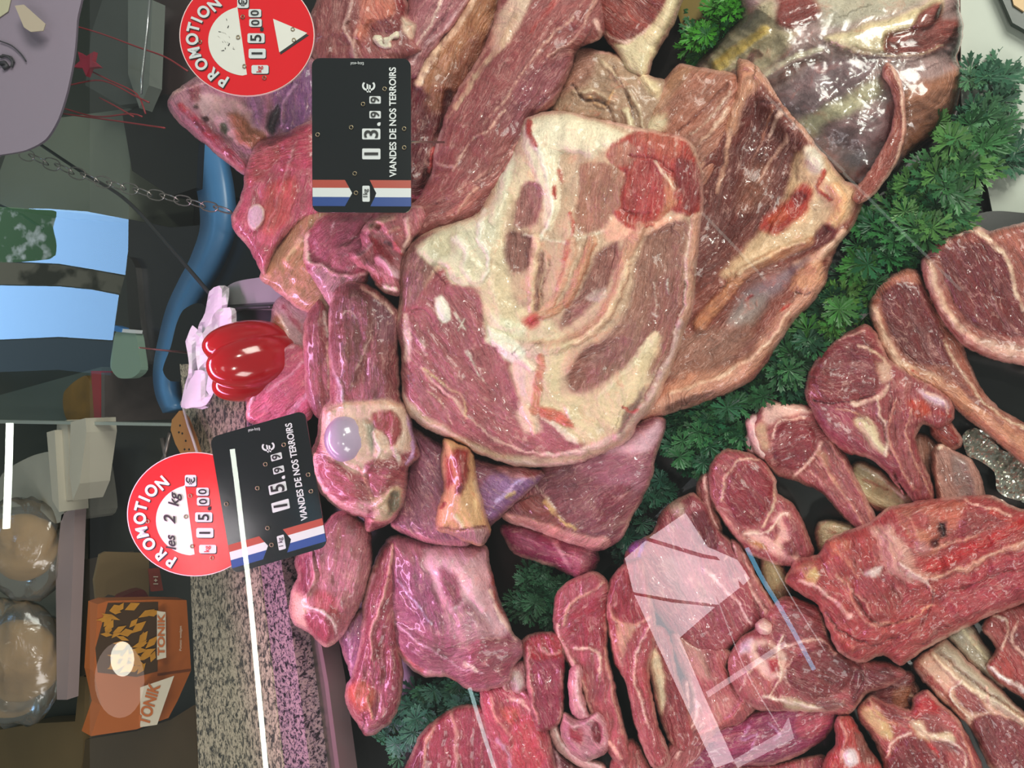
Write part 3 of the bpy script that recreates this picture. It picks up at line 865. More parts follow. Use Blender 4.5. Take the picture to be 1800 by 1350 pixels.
# ball joint (femoral head), a true sphere cap
def ball(name, px, py, rpx, h, mat, parent, label, sq=(1, .9, 1)):
    c = on_tray([(px, py)], h / 1000 + float(pile(px)))[0]
    dist = np.linalg.norm(c - CAM); r = rpx / FPX * dist
    bm = bmesh.new(); bmesh.ops.create_uvsphere(bm, u_segments=40, v_segments=24, radius=r)
    me = bpy.data.meshes.new(name); bm.to_mesh(me); bm.free()
    for p in me.polygons: p.use_smooth = True
    o = bpy.data.objects.new(name, me); COL.objects.link(o); me.materials.append(mat); o.location = tuple(c); o.scale = sq
    o.parent = parent; o['label'] = label
    return o
CART = simple('cartilage', 'b09cb4', rough=0.18, spec=0.6, noise=0.12, nscale=30, coat=0.5)
ball('ball_joint', 613, 771, 43, 108, CART, lg, 'smooth lilac ball joint')

piece('leg_steak', 'round light pink steak with pale rim between red pepper and lower price card', 'meat', GL,
 h=72, T=6, R=12, thick=16, base='c65c78', sp=3.2, und=1.5,
 out='435,738 436,706 448,676 468,642 490,616 512,606 535,612 548,640 552,690 545,735 500,752 460,748',
 ops='''
L f0b6c4 6 6 1: 437,735 438,706 449,676 469,643 491,617 515,608
L e8a4b8 5 4 0: 470,688 500,665 530,640 548,625
L dca0b8 6 14 0: 545,690 520,715 500,740
F: 450,700 530,640
''')
# ---- purple shoulder with the sawn shank bone
sh = piece('lamb_shoulder', 'purplish shoulder under the big slab with a sawn yellow shank bone sticking out', 'meat', GL,
 h=70, T=18, R=34, thick=40, base='94566c', sp=3.3,
 out='695,690 712,740 745,762 800,792 830,802 870,815 920,820 962,832 945,852 900,892 868,918 850,935 820,960 760,956 720,942 690,924 700,890 716,830 728,790 700,740',
 ops='''
P@purple_membrane a070a4 8 1: 872,832 945,840 900,880 862,915 850,880 848,850
L c8a4d8 8 5 1: 875,880 905,850 930,840
P 8a5060 8 0: 715,840 750,850 770,920 720,920
L cc8090 8 10 2: 690,924 760,953 822,957
L b88098 8 6 1: 715,700 740,760 775,790
P d8909a 4 3: 870,815 900,812 955,820 935,842 905,842 880,830
P b85058 3 -2: 912,828 950,828 925,842
L cfa870 10 7 2: 892,870 905,865
L 6c3848 6 5 -3: 900,895 868,920 855,935
F: 720,850 770,940
F: 860,840 900,860
''')
sb = piece('shank_bone', None, h=100, T=22, R=40, thick=40, base='d6a274', sp=3, parent=sh, und=2,
 out='782,772 806,780 828,790 838,840 846,880 858,925 860,940 846,958 820,950 790,938 770,930 768,905 782,862 776,820 780,790',
 ops='''
P a02420 6 1: 796,790 822,792 824,820 815,850 812,872 800,868 802,840 796,815
P 701414 3 -2: 802,855 812,852 812,868 802,868
P c04a40 6 1: 784,800 796,820 796,850 782,860
L ecd0b0 8 5 2: 800,905 810,930
L a83838 8 5 0: 780,885 776,895
L e8c090 14 10 1: 835,850 842,910
P b88488 3 0: 768,926 800,936 858,930 862,942 846,960 800,942
L 7c3c40 4 4 -2: 772,926 810,932 855,928
F: 800,790 815,930
''')
sb['label'] = 'sawn yellow shank bone with blood stains'
piece('flank_cut', 'dark purple flank cut with a thick pink fat rim below the big slab', 'meat', GL,
 h=62, T=16, R=34, thick=34, base='8e4e5e', sp=3.2,
 out='955,770 1040,760 1110,745 1150,730 1168,738 1166,765 1152,800 1140,850 1112,905 1090,948 1052,966 1005,955 940,932 890,916 884,902 918,864 948,832',
 ops='''
P cf9eaa 8 1: 1060,790 1110,770 1160,738 1160,770 1130,800 1080,815
P b06a80 8 0: 1000,810 1060,800 1150,800 1130,860 1060,850
P 843c4a 8 0: 1060,870 1110,850 1090,930 1050,930
P 8c4a4a 6 1: 912,872 950,866 985,910 1010,940 950,925 920,905
L c8a06c 9 6 2: 960,880 985,915 1010,932
L c8a898 4 3 1: 945,850 975,895
L@fat_rim e0999a 14 20 4: 888,908 945,924 1005,948 1062,956
L eec0b8 4 4 2: 895,916 950,936 1010,958
F: 960,860 1060,820 1150,790
F: 1000,930 1110,860
''')
piece('meat_trimming', 'deep magenta rounded end of meat above the lower garnish', 'meat', GL,
 h=34, T=22, R=40, thick=36, base='98305c', sp=3.6,  # pink patch paints a highlight into the magenta
 out='882,925 920,918 1000,945 1045,960 1052,985 1040,1005 1018,1016 1000,1008 975,995 940,985 905,972 890,950',
 ops='''
P b05878 8 1: 900,940 930,935 935,965 915,965
L d898a8 8 6 1: 960,940 985,965 1000,1000
P c06c80 8 2: 1000,960 1040,970 1030,1005 1005,1005
F: 890,940 1030,990
''')
# ---- lower left pieces
piece('lamb_shank', 'shank end with tan fat and a cut face, hanging over the steel counter edge', 'meat', GL,
 h=66, T=20, R=40, thick=36, base='b06870', sp=3.2, und=4,
 out='520,982 546,950 586,905 612,898 632,912 648,930 652,990 642,1040 622,1080 598,1120 572,1136 546,1112 520,1098 509,1075 514,1040 526,1010',
 ops='''
P b87078 8 1: 580,910 640,930 645,1000 620,1060 590,1030 570,980
P 8a3448 5 1: 522,985 545,985 548,1030 535,1042 524,1020
L c88890 5 4 3: 548,960 552,1000 545,1035 530,1050
P b04850 5 1: 555,1040 590,1050 600,1090 575,1075 550,1065
P dcae9a 6 2: 512,1040 535,1048 545,1080 540,1105 515,1090
P a84858 4 2: 538,1080 570,1078 590,1105 572,1130 545,1112
L ecd0cc 6 5 2: 540,1068 570,1075 588,1095 592,1112
L e0b0a8 4 4 1: 545,1112 572,1136 598,1118
F: 620,920 590,1100
F: 530,980 530,1050
''')
piece('meat_trimming', 'thin purple trimming in the dark gap below the shank end', 'meat', GL,
 h=40, T=8, R=12, thick=20, base='94587c', sp=3.6,
 out='598,1118 622,1085 642,1070 645,1120 636,1170 622,1200 612,1170', ops='L c090b0 5 4 1: 610,1110 620,1150 618,1190')
piece('breast_flap', 'long hanging flap with pale edges, left of the pink shoulder', 'meat', GL,
 h=60, T=14, R=20, thick=28, base='994252', sp=3.2, und=3,
 out='655,1000 672,965 688,950 700,970 700,1030 696,1090 702,1150 708,1190 702,1235 686,1268 664,1286 642,1293 628,1270 612,1245 606,1216 622,1180 634,1130 640,1060 648,1020',
 ops='''
L de9eac 8 8 2: 655,1008 640,1070 632,1130 610,1212
L e0a098 6 5 4: 692,955 684,1010 672,1060 652,1110 655,1160
P c86050 6 2: 608,1215 635,1195 660,1215 655,1240 630,1250
P 8c3440 6 -1: 660,1130 690,1120 698,1190 670,1200
L e8a080 6 4 3: 645,1225 652,1260
L c88898 8 6 1: 635,1270 650,1285 672,1275
F: 680,970 650,1130 640,1240
''')
piece('lamb_shoulder', 'lower pink shoulder with white marbled membrane, above the lower garnish clump', 'meat', GL,
 h=56, T=26, R=70, thick=44, base='ae687c', sp=3.2, und=4,
 out='680,950 720,942 760,950 820,955 855,962 862,1000 880,1068 895,1098 905,1120 918,1130 919,1150 902,1172 896,1196 880,1206 850,1214 820,1208 790,1190 745,1188 715,1165 694,1140 688,1100 678,1050 676,1010',
 ops='''
P@membrane dca8b2 9 2: 755,965 850,972 868,1060 890,1110 872,1118 825,1060 795,1080 772,1040 745,1000
P a05468 6 0: 770,1000 800,1010 815,1055 790,1065
P 96506a 8 0: 692,990 745,1005 770,1050 778,1100 735,1095 695,1050
P c8909c 8 1: 780,1080 850,1080 870,1120 810,1130
P 985066 8 1: 692,1095 740,1105 800,1130 780,1170 730,1165
P a04e60 8 1: 830,1130 890,1120 905,1160 870,1200 820,1195
L c8a8c8 4 3 1: 700,1020 730,1060 760,1095
L d0a0b0 4 3 1: 690,1090 740,1130 790,1165 850,1185
L cc6c6c 8 10 2: 694,1135 745,1184 800,1198
L e8a0b0 10 8 3: 748,1184 775,1188
L eec0b4 8 10 4: 865,1040 890,1100 905,1122
L c85c54 5 4 1: 862,1000 876,1055 895,1098
L e4c8b8 8 5 1: 818,1165 838,1180
F: 720,970 760,1090
F: 700,1110 780,1150 860,1130 910,1130
F: 800,980 880,1100
F: 810,1190 890,1160
''')

# ================================================================== front tray
piece('neck_chop', 'rounded dark red chop with cream rim at the bottom edge, beside the garnish', 'chop', GC,
 h=34, T=10, R=16, thick=20, base='a03c4c', sp=3.4,
 out='716,1380 722,1330 742,1290 766,1264 798,1245 830,1238 860,1250 885,1300 890,1380',
 ops='''
L dca48c 6 7 1: 770,1262 750,1300 742,1380
L d8988c 5 8 1: 792,1250 802,1300 800,1380
P 7c2038 6 0: 720,1330 742,1300 738,1380 716,1380
F: 760,1270 760,1370
''')
piece('neck_chop', 'bright pink bony chop at the bottom edge behind the light streak', 'chop', GC,
 h=44, T=12, R=20, thick=24, base='bc5060', sp=3.3, und=5,
 out='846,1218 870,1206 905,1206 932,1212 946,1235 962,1285 972,1330 970,1380 880,1380 862,1310 850,1265',
 ops='''
L ec9c94 5 4 1: 862,1225 872,1265 900,1300
P d86058 5 2: 880,1245 905,1240 918,1265 895,1275
L f0b8a8 5 4 1: 900,1225 930,1250 935,1280
P c84a54 5 1: 905,1265 945,1260 962,1330 930,1370 900,1330
L d898b8 6 5 1: 870,1300 895,1330 900,1370
F: 880,1230 930,1350
''')
piece('meat_chunk', 'dark red cut block with bloody top between two chops at the bottom', 'chop', GC,
 h=58, T=6, R=8, thick=30, base='8e2a40', sp=3.2, und=1.5,
 out='920,1128 950,1112 992,1118 992,1180 990,1250 976,1276 944,1284 930,1240 926,1180',
 ops='''
P@bloody_top a82c34 4 2: 922,1130 950,1116 990,1122 988,1152 955,1160 930,1158
L e49090 6 4 2: 928,1140 932,1200 944,1270
L f0a8a0 5 4 2: 950,1140 965,1150 985,1145
F: 940,1170 980,1260
''')
rc = piece('rib_chop', 'upright chop with round red eye and pale fat edge, left of the two standing chops', 'chop', GC,
 h=56, T=9, R=12, thick=22, base='b45460', sp=3, und=2,
 out='973,1100 978,1050 998,1026 1038,1004 1060,1014 1070,1040 1066,1130 1074,1180 1090,1250 1108,1330 1100,1350 1075,1330 1048,1285 1018,1200 984,1135',
 ops='''
P@eye_muscle 9a2c3c 4 1: 998,1112 1008,1075 1035,1055 1064,1052 1068,1105 1045,1138 1012,1136
P a84858 4 0: 985,1060 1000,1032 1040,1012 1060,1030 1030,1050 1000,1080 990,1090
L e8ac9c 5 4 2: 990,1100 1000,1062 1035,1045 1062,1022
L e8b0a0 6 8 2: 978,1100 992,1140 1022,1200 1052,1280 1090,1335
L f0c4b0 5 4 2: 1010,1140 1040,1142 1055,1160 1050,1200
L d89c90 5 4 1: 1062,1140 1072,1200 1092,1290
P a04050 4 0: 1025,1160 1045,1165 1060,1230 1045,1230
F: 1030,1060 1050,1300
F: 1000,1100 1060,1060
''')
piece('fat_cap', None, h=66, T=5, R=7, thick=12, base='dc98a4', sp=3, parent=rc,
 out='1003,1180 1014,1168 1024,1178 1022,1210 1032,1245 1036,1262 1020,1266 1006,1255 1002,1220', ops='L f0b8c0 6 5 2: 1014,1180 1014,1220 1025,1250')['label'] = 'curled pink fat cap'
piece('gristle_ring', 'curled pink gristle ring lying at the foot of the chops', 'trimming', GC,
 h=60, T=10, R=14, thick=16, base='cf8a9a', sp=3, und=3,
 out='990,1255 1010,1262 1030,1258 1048,1248 1066,1262 1074,1300 1060,1325 1030,1338 1004,1320 988,1290',
 ops='''
P 9a4858 4 -5: 1040,1270 1060,1275 1058,1305 1040,1300
P a83848 4 0: 1000,1275 1025,1285 1022,1310 1005,1300
L f0b4c0 6 5 2: 992,1265 1020,1275 1050,1255''')
piece('rib_chop', 'upright chop with red eye on top, right one of the two standing chops', 'chop', GC,
 h=60, T=9, R=12, thick=22, base='b04c58', sp=3, und=2,
 out='1064,1060 1074,1018 1096,992 1124,980 1136,1000 1144,1050 1152,1095 1148,1140 1140,1180 1150,1250 1176,1330 1166,1352 1146,1345 1118,1280 1102,1205 1082,1165 1070,1110',
 ops='''
P@eye_muscle 9a2a3a 4 1: 1070,1055 1080,1018 1110,1000 1126,1020 1138,1075 1112,1096 1082,1080
L eaa89c 5 4 1: 1068,1062 1080,1090 1110,1100 1142,1085
P dca494 4 1: 1084,1100 1115,1102 1100,1135 1090,1160
L f0bcb0 4 4 2: 1140,1100 1122,1140 1118,1200 1140,1280
L d89090 5 4 1: 1072,1110 1086,1165 1106,1210 1122,1285 1150,1340
F: 1100,1010 1110,1090
F: 1100,1110 1150,1330
''')
piece('rib_chop', 'slim standing chop with pale cream bone, behind the white reflected patch', 'chop', GC,
 h=44, T=8, R=12, thick=22, base='a84858', sp=3.2,
 out='1138,1110 1160,1100 1178,1120 1192,1190 1215,1265 1222,1300 1204,1325 1180,1310 1158,1250 1142,1180',
 ops='''
P@rib_bone d4ba9c 5 2: 1142,1150 1154,1140 1170,1200 1166,1260 1152,1230
L 902c40 5 4 0: 1170,1120 1186,1200 1205,1290
F: 1150,1120 1200,1300
''')
piece('shoulder_chop', 'purple-red shoulder chop under the large white reflection', 'chop', GC,
 h=40, T=14, R=24, thick=26, base='a44e60', sp=3.3,
 out='1098,985 1112,955 1145,940 1165,900 1190,878 1218,868 1245,890 1262,930 1312,975 1334,1040 1338,1090 1300,1125 1262,1150 1222,1146 1180,1110 1150,1070 1120,1030',
 ops='''
P 6e2434 5 0: 1215,905 1240,900 1258,935 1262,965 1235,960 1218,935
P c8a090 6 4: 1172,890 1190,880 1205,888 1200,910 1180,905
L 9a5ac0 10 6 0: 1110,965 1130,945 1120,985
P b87888 8 0: 1160,980 1230,990 1260,1060 1200,1060
L e4b8b8 6 5 1: 1240,1000 1290,1050 1320,1100
F: 1200,900 1300,1100
F: 1110,980 1220,1130
''')
piece('shoulder_chop', 'pink ragged chop below the white reflection with a pale rib', 'chop', GC,
 h=40, T=10, R=18, thick=24, base='b4606e', sp=3.3,
 out='1176,1115 1200,1105 1230,1130 1262,1130 1290,1150 1276,1170 1290,1200 1320,1210 1330,1245 1300,1275 1262,1290 1230,1340 1190,1380 1150,1380 1160,1330 1200,1270 1215,1220 1195,1170',
 ops='''
P d8a0a4 6 2: 1195,1120 1230,1135 1250,1190 1230,1190 1205,1150
L e8b4b0 6 5 1: 1215,1200 1225,1260 1190,1330
L cc7078 10 8 3: 1320,1215 1285,1260 1232,1290
P c88088 6 0: 1240,1220 1290,1230 1260,1270
F: 1190,1130 1250,1260
F: 1220,1280 1180,1370
''')
piece('leg_steak', 'glossy magenta steak along the bottom edge right of the middle', 'chop', GC,
 h=36, T=12, R=22, thick=24, base='983a66', sp=3.2, und=4,
 out='1180,1350 1210,1305 1240,1285 1290,1272 1330,1250 1400,1232 1470,1222 1478,1245 1464,1280 1440,1305 1400,1328 1360,1342 1300,1348 1240,1380 1180,1380',
 ops='''
L d8a0d8 4 3 1: 1320,1275 1300,1300 1330,1290 1320,1315
L d8a0d8 3 3 1: 1350,1270 1370,1290 1360,1300
L c06c80 8 8 1: 1210,1310 1260,1300 1300,1290
P b85068 6 0: 1400,1250 1470,1230 1450,1280 1410,1300
F: 1220,1320 1330,1290 1460,1250
''')
piece('rib_end', 'narrow row of rib ends along the bottom edge', 'chop', GC,
 h=22, T=8, R=12, thick=16, base='b05462', sp=3.6, und=4,
 out='1230,1372 1280,1345 1340,1342 1400,1335 1450,1330 1470,1390 1230,1390',
 ops='L e4b0a8 6 5 2: 1300,1345 1310,1380\nL e4b0a8 5 4 2: 1350,1342 1360,1380\nL d89c98 5 4 2: 1410,1335 1405,1380\nF: 1300,1350 1310,1385')

# ---- right side
c1 = piece('loin_chop', 'dark maroon chop with cream fat band at the right edge, nearest the garnish top', 'chop', GC,
 h=44, T=10, R=18, thick=26, base='a05c58', sp=3.2,
 out='1652,422 1672,412 1700,402 1722,398 1740,408 1770,400 1830,396 1850,520 1850,650 1790,640 1740,628 1692,605 1662,572 1640,535 1626,498 1620,462 1636,440',
 ops='''
P@eye_muscle 762e33 5 2: 1655,440 1690,424 1728,428 1768,442 1788,500 1802,560 1808,594 1750,588 1700,565 1672,520 1655,470
P b87068 5 0: 1742,408 1830,400 1830,430 1790,440 1765,428
L dcb49c 20 12 3: 1628,465 1646,515 1678,568 1712,598
L d6a895 16 44 3: 1700,596 1750,615 1840,630
L d8b8a0 10 6 2: 1716,405 1745,428 1772,460 1788,520 1800,545
L e4d0bc 5 4 1: 1660,425 1700,408 1725,402
L b07a6c 6 5 0: 1800,440 1812,500 1830,540
F: 1690,440 1780,580
F: 1640,480 1720,600 1830,630
''')
c2 = piece('loin_chop', 'maroon chop with a long pale fat tail reaching the right edge', 'chop', GC,
 h=36, T=10, R=18, thick=26, base='a86458', sp=3.2,
 out='1528,540 1536,515 1560,488 1585,474 1612,476 1630,505 1648,545 1665,575 1690,600 1700,630 1722,682 1762,724 1850,775 1850,850 1790,808 1745,768 1700,735 1660,700 1610,678 1572,660 1552,625 1538,585',
 ops='''
P@eye_muscle 743036 5 2: 1548,520 1580,498 1620,502 1640,545 1658,590 1670,630 1668,646 1620,640 1585,615 1562,575
P c88474 6 1: 1560,490 1590,478 1615,482 1625,500 1580,496
L dcb296 18 22 3: 1532,545 1556,600 1590,645 1650,672
L dea088 22 42 3: 1600,658 1670,690 1740,745 1840,815
L e6cbb0 4 4 1: 1660,600 1680,640 1715,690 1760,732 1840,772
L 8a4a48 12 8 0: 1665,640 1700,690 1760,745
L b04038 3 2 0: 1605,650 1625,662
F: 1580,510 1640,620
F: 1540,560 1640,670 1820,800
''')
c3 = piece('shoulder_chop', 'folded shoulder chop with bone and fat centre, below the garnish on the right', 'chop', GC,
 h=48, T=12, R=20, thick=30, base='a04c58', sp=3.1, und=4,
 out='1416,690 1424,650 1442,622 1480,592 1520,572 1540,588 1562,630 1598,655 1640,680 1672,705 1676,735 1650,752 1622,745 1608,770 1618,805 1640,850 1640,882 1612,885 1588,860 1572,835 1590,870 1560,830 1530,805 1490,795 1462,775 1440,745 1422,715',
 ops='''
P@eye_muscle 863a44 5 3: 1426,668 1444,626 1482,600 1516,582 1540,620 1545,670 1538,690 1500,700 1450,708
L 6c2430 3 3 -3: 1428,702 1480,710 1535,695
P a04860 6 2: 1430,715 1485,712 1520,735 1550,780 1580,850 1545,810 1500,795 1455,765
L e8c8ac 5 5 1: 1510,608 1545,622 1560,645
P c89a84 5 0: 1540,635 1562,640 1565,670 1550,672
L e8c4b0 8 10 2: 1560,680 1545,700 1500,712
P@fat_seam dec6a2 5 4: 1500,740 1528,732 1545,765 1560,795 1545,792 1520,770
P 9c505c 5 0: 1510,715 1545,705 1550,740 1530,730
L e8c8b4 5 5 2: 1540,705 1560,760 1558,800
L a85860 16 14 1: 1585,690 1575,740 1590,800 1620,868
L dc9c90 4 4 3: 1575,700 1562,760 1580,815 1605,860
L dc9c90 3 3 2: 1600,720 1595,770 1615,830 1638,870
P c04838 5 2: 1598,700 1625,705 1640,725 1615,735 1600,720
P dcc0cc 5 3: 1612,685 1650,700 1668,715 1640,712
L b83c34 6 6 0: 1650,725 1672,730
L e8b8ac 4 3 2: 1440,615 1470,598 1520,578
P b86c70 4 1: 1575,668 1600,672 1596,690 1578,688
L e4b0a0 5 4 2: 1625,690 1655,705 1668,725
P 7c2c38 4 -1: 1610,742 1640,748 1630,762 1612,758
L dca094 4 3 1: 1470,722 1510,728 1530,745
F: 1450,640 1530,650
F: 1440,730 1570,840
F: 1590,700 1610,860
''')
piece('rib_chop', 'rib chop with dark oval eye, above the cream bone', 'chop', GC,
 h=38, T=9, R=14, thick=26, base='b0606a', sp=3.1,
 out='1318,762 1328,728 1348,704 1400,708 1430,715 1440,745 1460,765 1486,800 1510,850 1540,915 1536,938 1510,930 1478,900 1440,862 1400,846 1370,836 1345,812 1328,790',
 ops='''
P@eye_muscle 8a303e 4 2: 1358,772 1378,744 1415,738 1436,765 1432,800 1405,828 1372,822 1358,800
P ddb0a4 5 1: 1345,708 1400,710 1425,722 1380,732 1350,750 1340,740
P c09478 5 0: 1325,750 1345,745 1350,790 1335,790
L e8b8ac 5 6 2: 1395,840 1432,805 1442,780
L e4aa9c 6 5 2: 1440,800 1470,850 1520,925
L d89088 4 4 1: 1455,775 1490,830 1535,920
P a04c58 4 0: 1412,830 1432,815 1442,850 1425,850
L ecc4b4 4 4 1: 1356,770 1372,742 1412,733
L e8b0a4 3 3 1: 1420,830 1445,850 1470,885
P d89c90 4 2: 1440,795 1455,800 1462,820 1446,815
F: 1370,780 1430,760
F: 1440,790 1530,930
''')
piece('fat_strip', 'small white fat strip lying on the tray above the round chop', 'trimming', GC,
 h=34, T=4, R=6, thick=8, base='dcaeb4', sp=3, out='1308,768 1322,756 1336,775 1346,795 1340,802 1325,800 1312,790', ops='L efc8cc 5 4 1: 1318,768 1335,795')
piece('loin_chop', 'round dark red chop with two pale fat seams, in the middle of the front tray', 'chop', GC,
 h=46, T=9, R=16, thick=26, base='ac5462', sp=3.1,
 out='1244,832 1256,804 1280,792 1320,798 1345,815 1362,842 1366,868 1392,885 1410,920 1428,968 1420,990 1402,996 1360,990 1322,975 1300,955 1282,930 1262,900 1248,870',
 ops='''
P@eye_muscle 8e2c3c 4 2: 1276,868 1284,835 1310,816 1340,826 1358,856 1350,895 1322,925 1296,920 1282,900
L e0b09c 5 4 2: 1268,880 1276,840 1300,810 1335,808
L e8a8a0 6 10 2: 1262,892 1290,935 1330,965
P@fat_seam e4b0a4 5 2: 1312,938 1340,928 1372,900 1388,905 1400,960 1405,990 1360,978
P a85064 4 1: 1336,925 1355,915 1370,930 1362,950 1344,945
P a85064 4 1: 1375,910 1392,915 1412,965 1400,970
L e8c8a8 5 4 1: 1362,850 1358,890 1340,925
L c88860 7 5 0: 1320,955 1345,965
L f0ccb8 5 4 2: 1310,940 1345,935 1372,905
L e8b4a8 4 4 1: 1345,945 1375,965 1402,985
P 984c58 4 0: 1375,955 1395,950 1402,975 1385,978
F: 1290,850 1340,900
F: 1380,900 1410,980
''')
def bone(name, lab, out, base, ops='', h=26, T=10, R=14, thick=24):
    return piece(name, lab, 'bone', 'bones among the chops', h=h, T=T, R=R, thick=thick, base=base, sp=3.3, out=out, ops=ops, warp=3, und=2)
bone('rib_bone', 'large cream oval bone end between the rib chops', '1493,835 1500,815 1518,812 1545,824 1572,846 1604,868 1608,885 1590,900 1575,908 1545,898 1515,880 1498,860', 'cdbb92',
 'P b0a078 6 0: 1500,830 1530,835 1560,870 1530,870\nL b87860 5 4 0: 1520,845 1560,860\nL e8dcc0 6 4 1: 1510,820 1550,840 1590,875\nP a05850 5 0: 1525,885 1560,895 1580,905 1550,915')
bone('rib_bone', 'short tan bone under the rib chop left of the neck piece', '1433,935 1440,918 1470,914 1500,922 1512,940 1500,960 1470,975 1440,970', 'b49c7a', 'L 8a6c50 6 4 0: 1450,930 1500,950')
bone('rib_bone', 'curved pale pink bone slab in the right part of the front tray', '1636,800 1644,782 1656,780 1680,794 1704,808 1718,830 1730,870 1724,895 1690,905 1650,898 1642,860', 'b88884',
 'P 8c6c64 6 0: 1668,790 1700,812 1715,880 1690,890 1676,840\nL e8c8b0 8 6 3: 1648,786 1660,780 1668,788\nL e0a8a0 6 5 2: 1642,800 1650,850 1656,890', h=38, T=12)
bone('rib_bone', 'brown bone fragment between shoulder chop and pale bone slab', '1598,770 1618,762 1640,772 1652,792 1640,830 1636,868 1618,850 1604,810', '96685c', 'L c8a898 6 4 1: 1606,780 1626,830')
piece('meat_trimming', 'dark red scrap beside the shoulder chop bone', 'trimming', GC,
 h=36, T=8, R=12, thick=20, base='8e2e2e', sp=3.3, out='1634,742 1652,734 1672,744 1690,768 1688,785 1670,792 1650,778 1638,764', ops='L c06058 5 4 1: 1640,748 1670,780')
bone('rib_bone', 'olive tan bone end beside the pale blue streak', '1336,985 1348,974 1366,976 1384,1002 1390,1040 1380,1064 1362,1058 1344,1030', 'a08a68', 'P c8b488 5 1: 1345,990 1362,990 1375,1030 1360,1035')
bone('rib_bone', 'grey flat rib bone between the neck piece and the right rib chop', '1664,1118 1690,1096 1712,1104 1745,1150 1772,1190 1760,1208 1720,1180 1690,1150', 'a39780', 'L cabf9c 6 5 1: 1690,1105 1750,1180')
bone('rib_bone', 'thin tan bone between two chops under the white reflection', '1222,1150 1240,1140 1262,1170 1278,1215 1270,1232 1250,1225 1232,1190', '8a6a5a', 'L d0b070 5 4 1: 1240,1150 1266,1200', h=20)
# big neck piece
piece('neck_piece', 'big bright red neck piece with fat seams, topmost at the right of the front tray', 'meat', GC,
 h=70, T=20, R=42, thick=40, base='ba4e56', sp=3, und=6, warp=7,  # dark crease strokes paint shade into the sunken seams
 out='1382,1022 1392,998 1402,984 1440,976 1456,950 1482,938 1530,918 1560,894 1610,884 1660,876 1700,872 1745,872 1785,892 1850,915 1850,1040 1790,1062 1742,1080 1700,1102 1660,1122 1612,1150 1582,1168 1552,1150 1512,1162 1472,1142 1456,1102 1440,1062 1410,1045',
 ops='''
P c46a60 8 2: 1570,895 1640,885 1700,885 1680,930 1640,960 1600,940
P@fat_seam e6acac 6 3: 1530,925 1562,925 1580,950 1605,970 1612,1000 1640,1010 1600,1022 1560,1000 1545,960
P dc8c7c 6 3: 1580,905 1610,900 1630,940 1650,970 1620,975 1600,940
P c05c64 5 -3: 1600,900 1632,905 1630,930 1605,925
L@red_groove c83038 22 16 -2: 1640,995 1690,975 1750,945 1830,900
L ecb0a4 8 10 4: 1640,1015 1700,1000 1750,975 1830,945
L e49c90 8 6 3: 1640,965 1700,950 1740,925
P a04850 6 0: 1700,900 1770,900 1740,935 1690,945
P 3a1018 4 -4: 1650,920 1664,916 1662,946 1650,950
P 5a1c24 4 -3: 1636,950 1650,950 1646,965 1634,962
P b04a58 6 2: 1505,1010 1545,1000 1590,1020 1615,1045 1590,1080 1545,1090 1505,1060
P a84850 5 1: 1520,1045 1580,1045 1585,1080 1545,1095 1515,1070
L e8a098 4 4 1: 1490,1010 1500,1060 1520,1095 1560,1095
P e8c8c4 4 3: 1516,1002 1530,1000 1550,990 1548,1008 1525,1012
P e0b278 5 2: 1412,1000 1432,998 1440,1010 1432,1025 1415,1018
L e8b0a4 6 8 2: 1405,1020 1450,1040 1495,1085
L eac0b8 10 8 4: 1600,1010 1625,1020 1640,1040
L d88078 8 5 2: 1455,960 1490,985 1510,1010
L d86c68 12 8 3: 1440,1060 1462,1110 1500,1140
P b84858 8 1: 1650,1040 1750,990 1840,960 1840,1040 1740,1070 1680,1095
L 8c3040 4 3 -2: 1640,1035 1630,1080 1600,1120
L e8a898 4 3 1: 1550,1095 1600,1090 1640,1060
P d87a70 5 3: 1455,950 1480,940 1496,960 1480,975 1460,970
L f0c4bc 5 4 3: 1580,985 1610,1010 1650,1018
P 9a3c44 5 -1: 1560,1030 1590,1040 1580,1065 1555,1060
L 8a2c38 4 3 -3: 1500,1040 1520,1080 1560,1098 1600,1085
P c8848c 5 2: 1605,955 1625,950 1640,965 1622,978
L f0b8a8 5 4 2: 1700,880 1740,892 1780,905
L c84a48 10 7 1: 1740,900 1800,925
P d89080 6 3: 1390,1005 1410,990 1430,985 1425,998 1405,1005
L e8a8a0 5 4 2: 1470,1010 1510,1050 1530,1080
L 8c3440 5 4 -3: 1450,1075 1480,1110 1530,1130 1580,1120
L 94343e 4 3 -2: 1620,1130 1660,1100 1720,1075
L 9a3c44 4 3 -2: 1680,1040 1740,1015 1810,1000
F: 1500,1140 1580,1100 1680,1050 1830,980
F: 1400,1000 1480,1100
F: 1500,960 1560,1080
F: 1640,960 1820,890
F: 1560,1150 1700,1080 1830,1010
''')
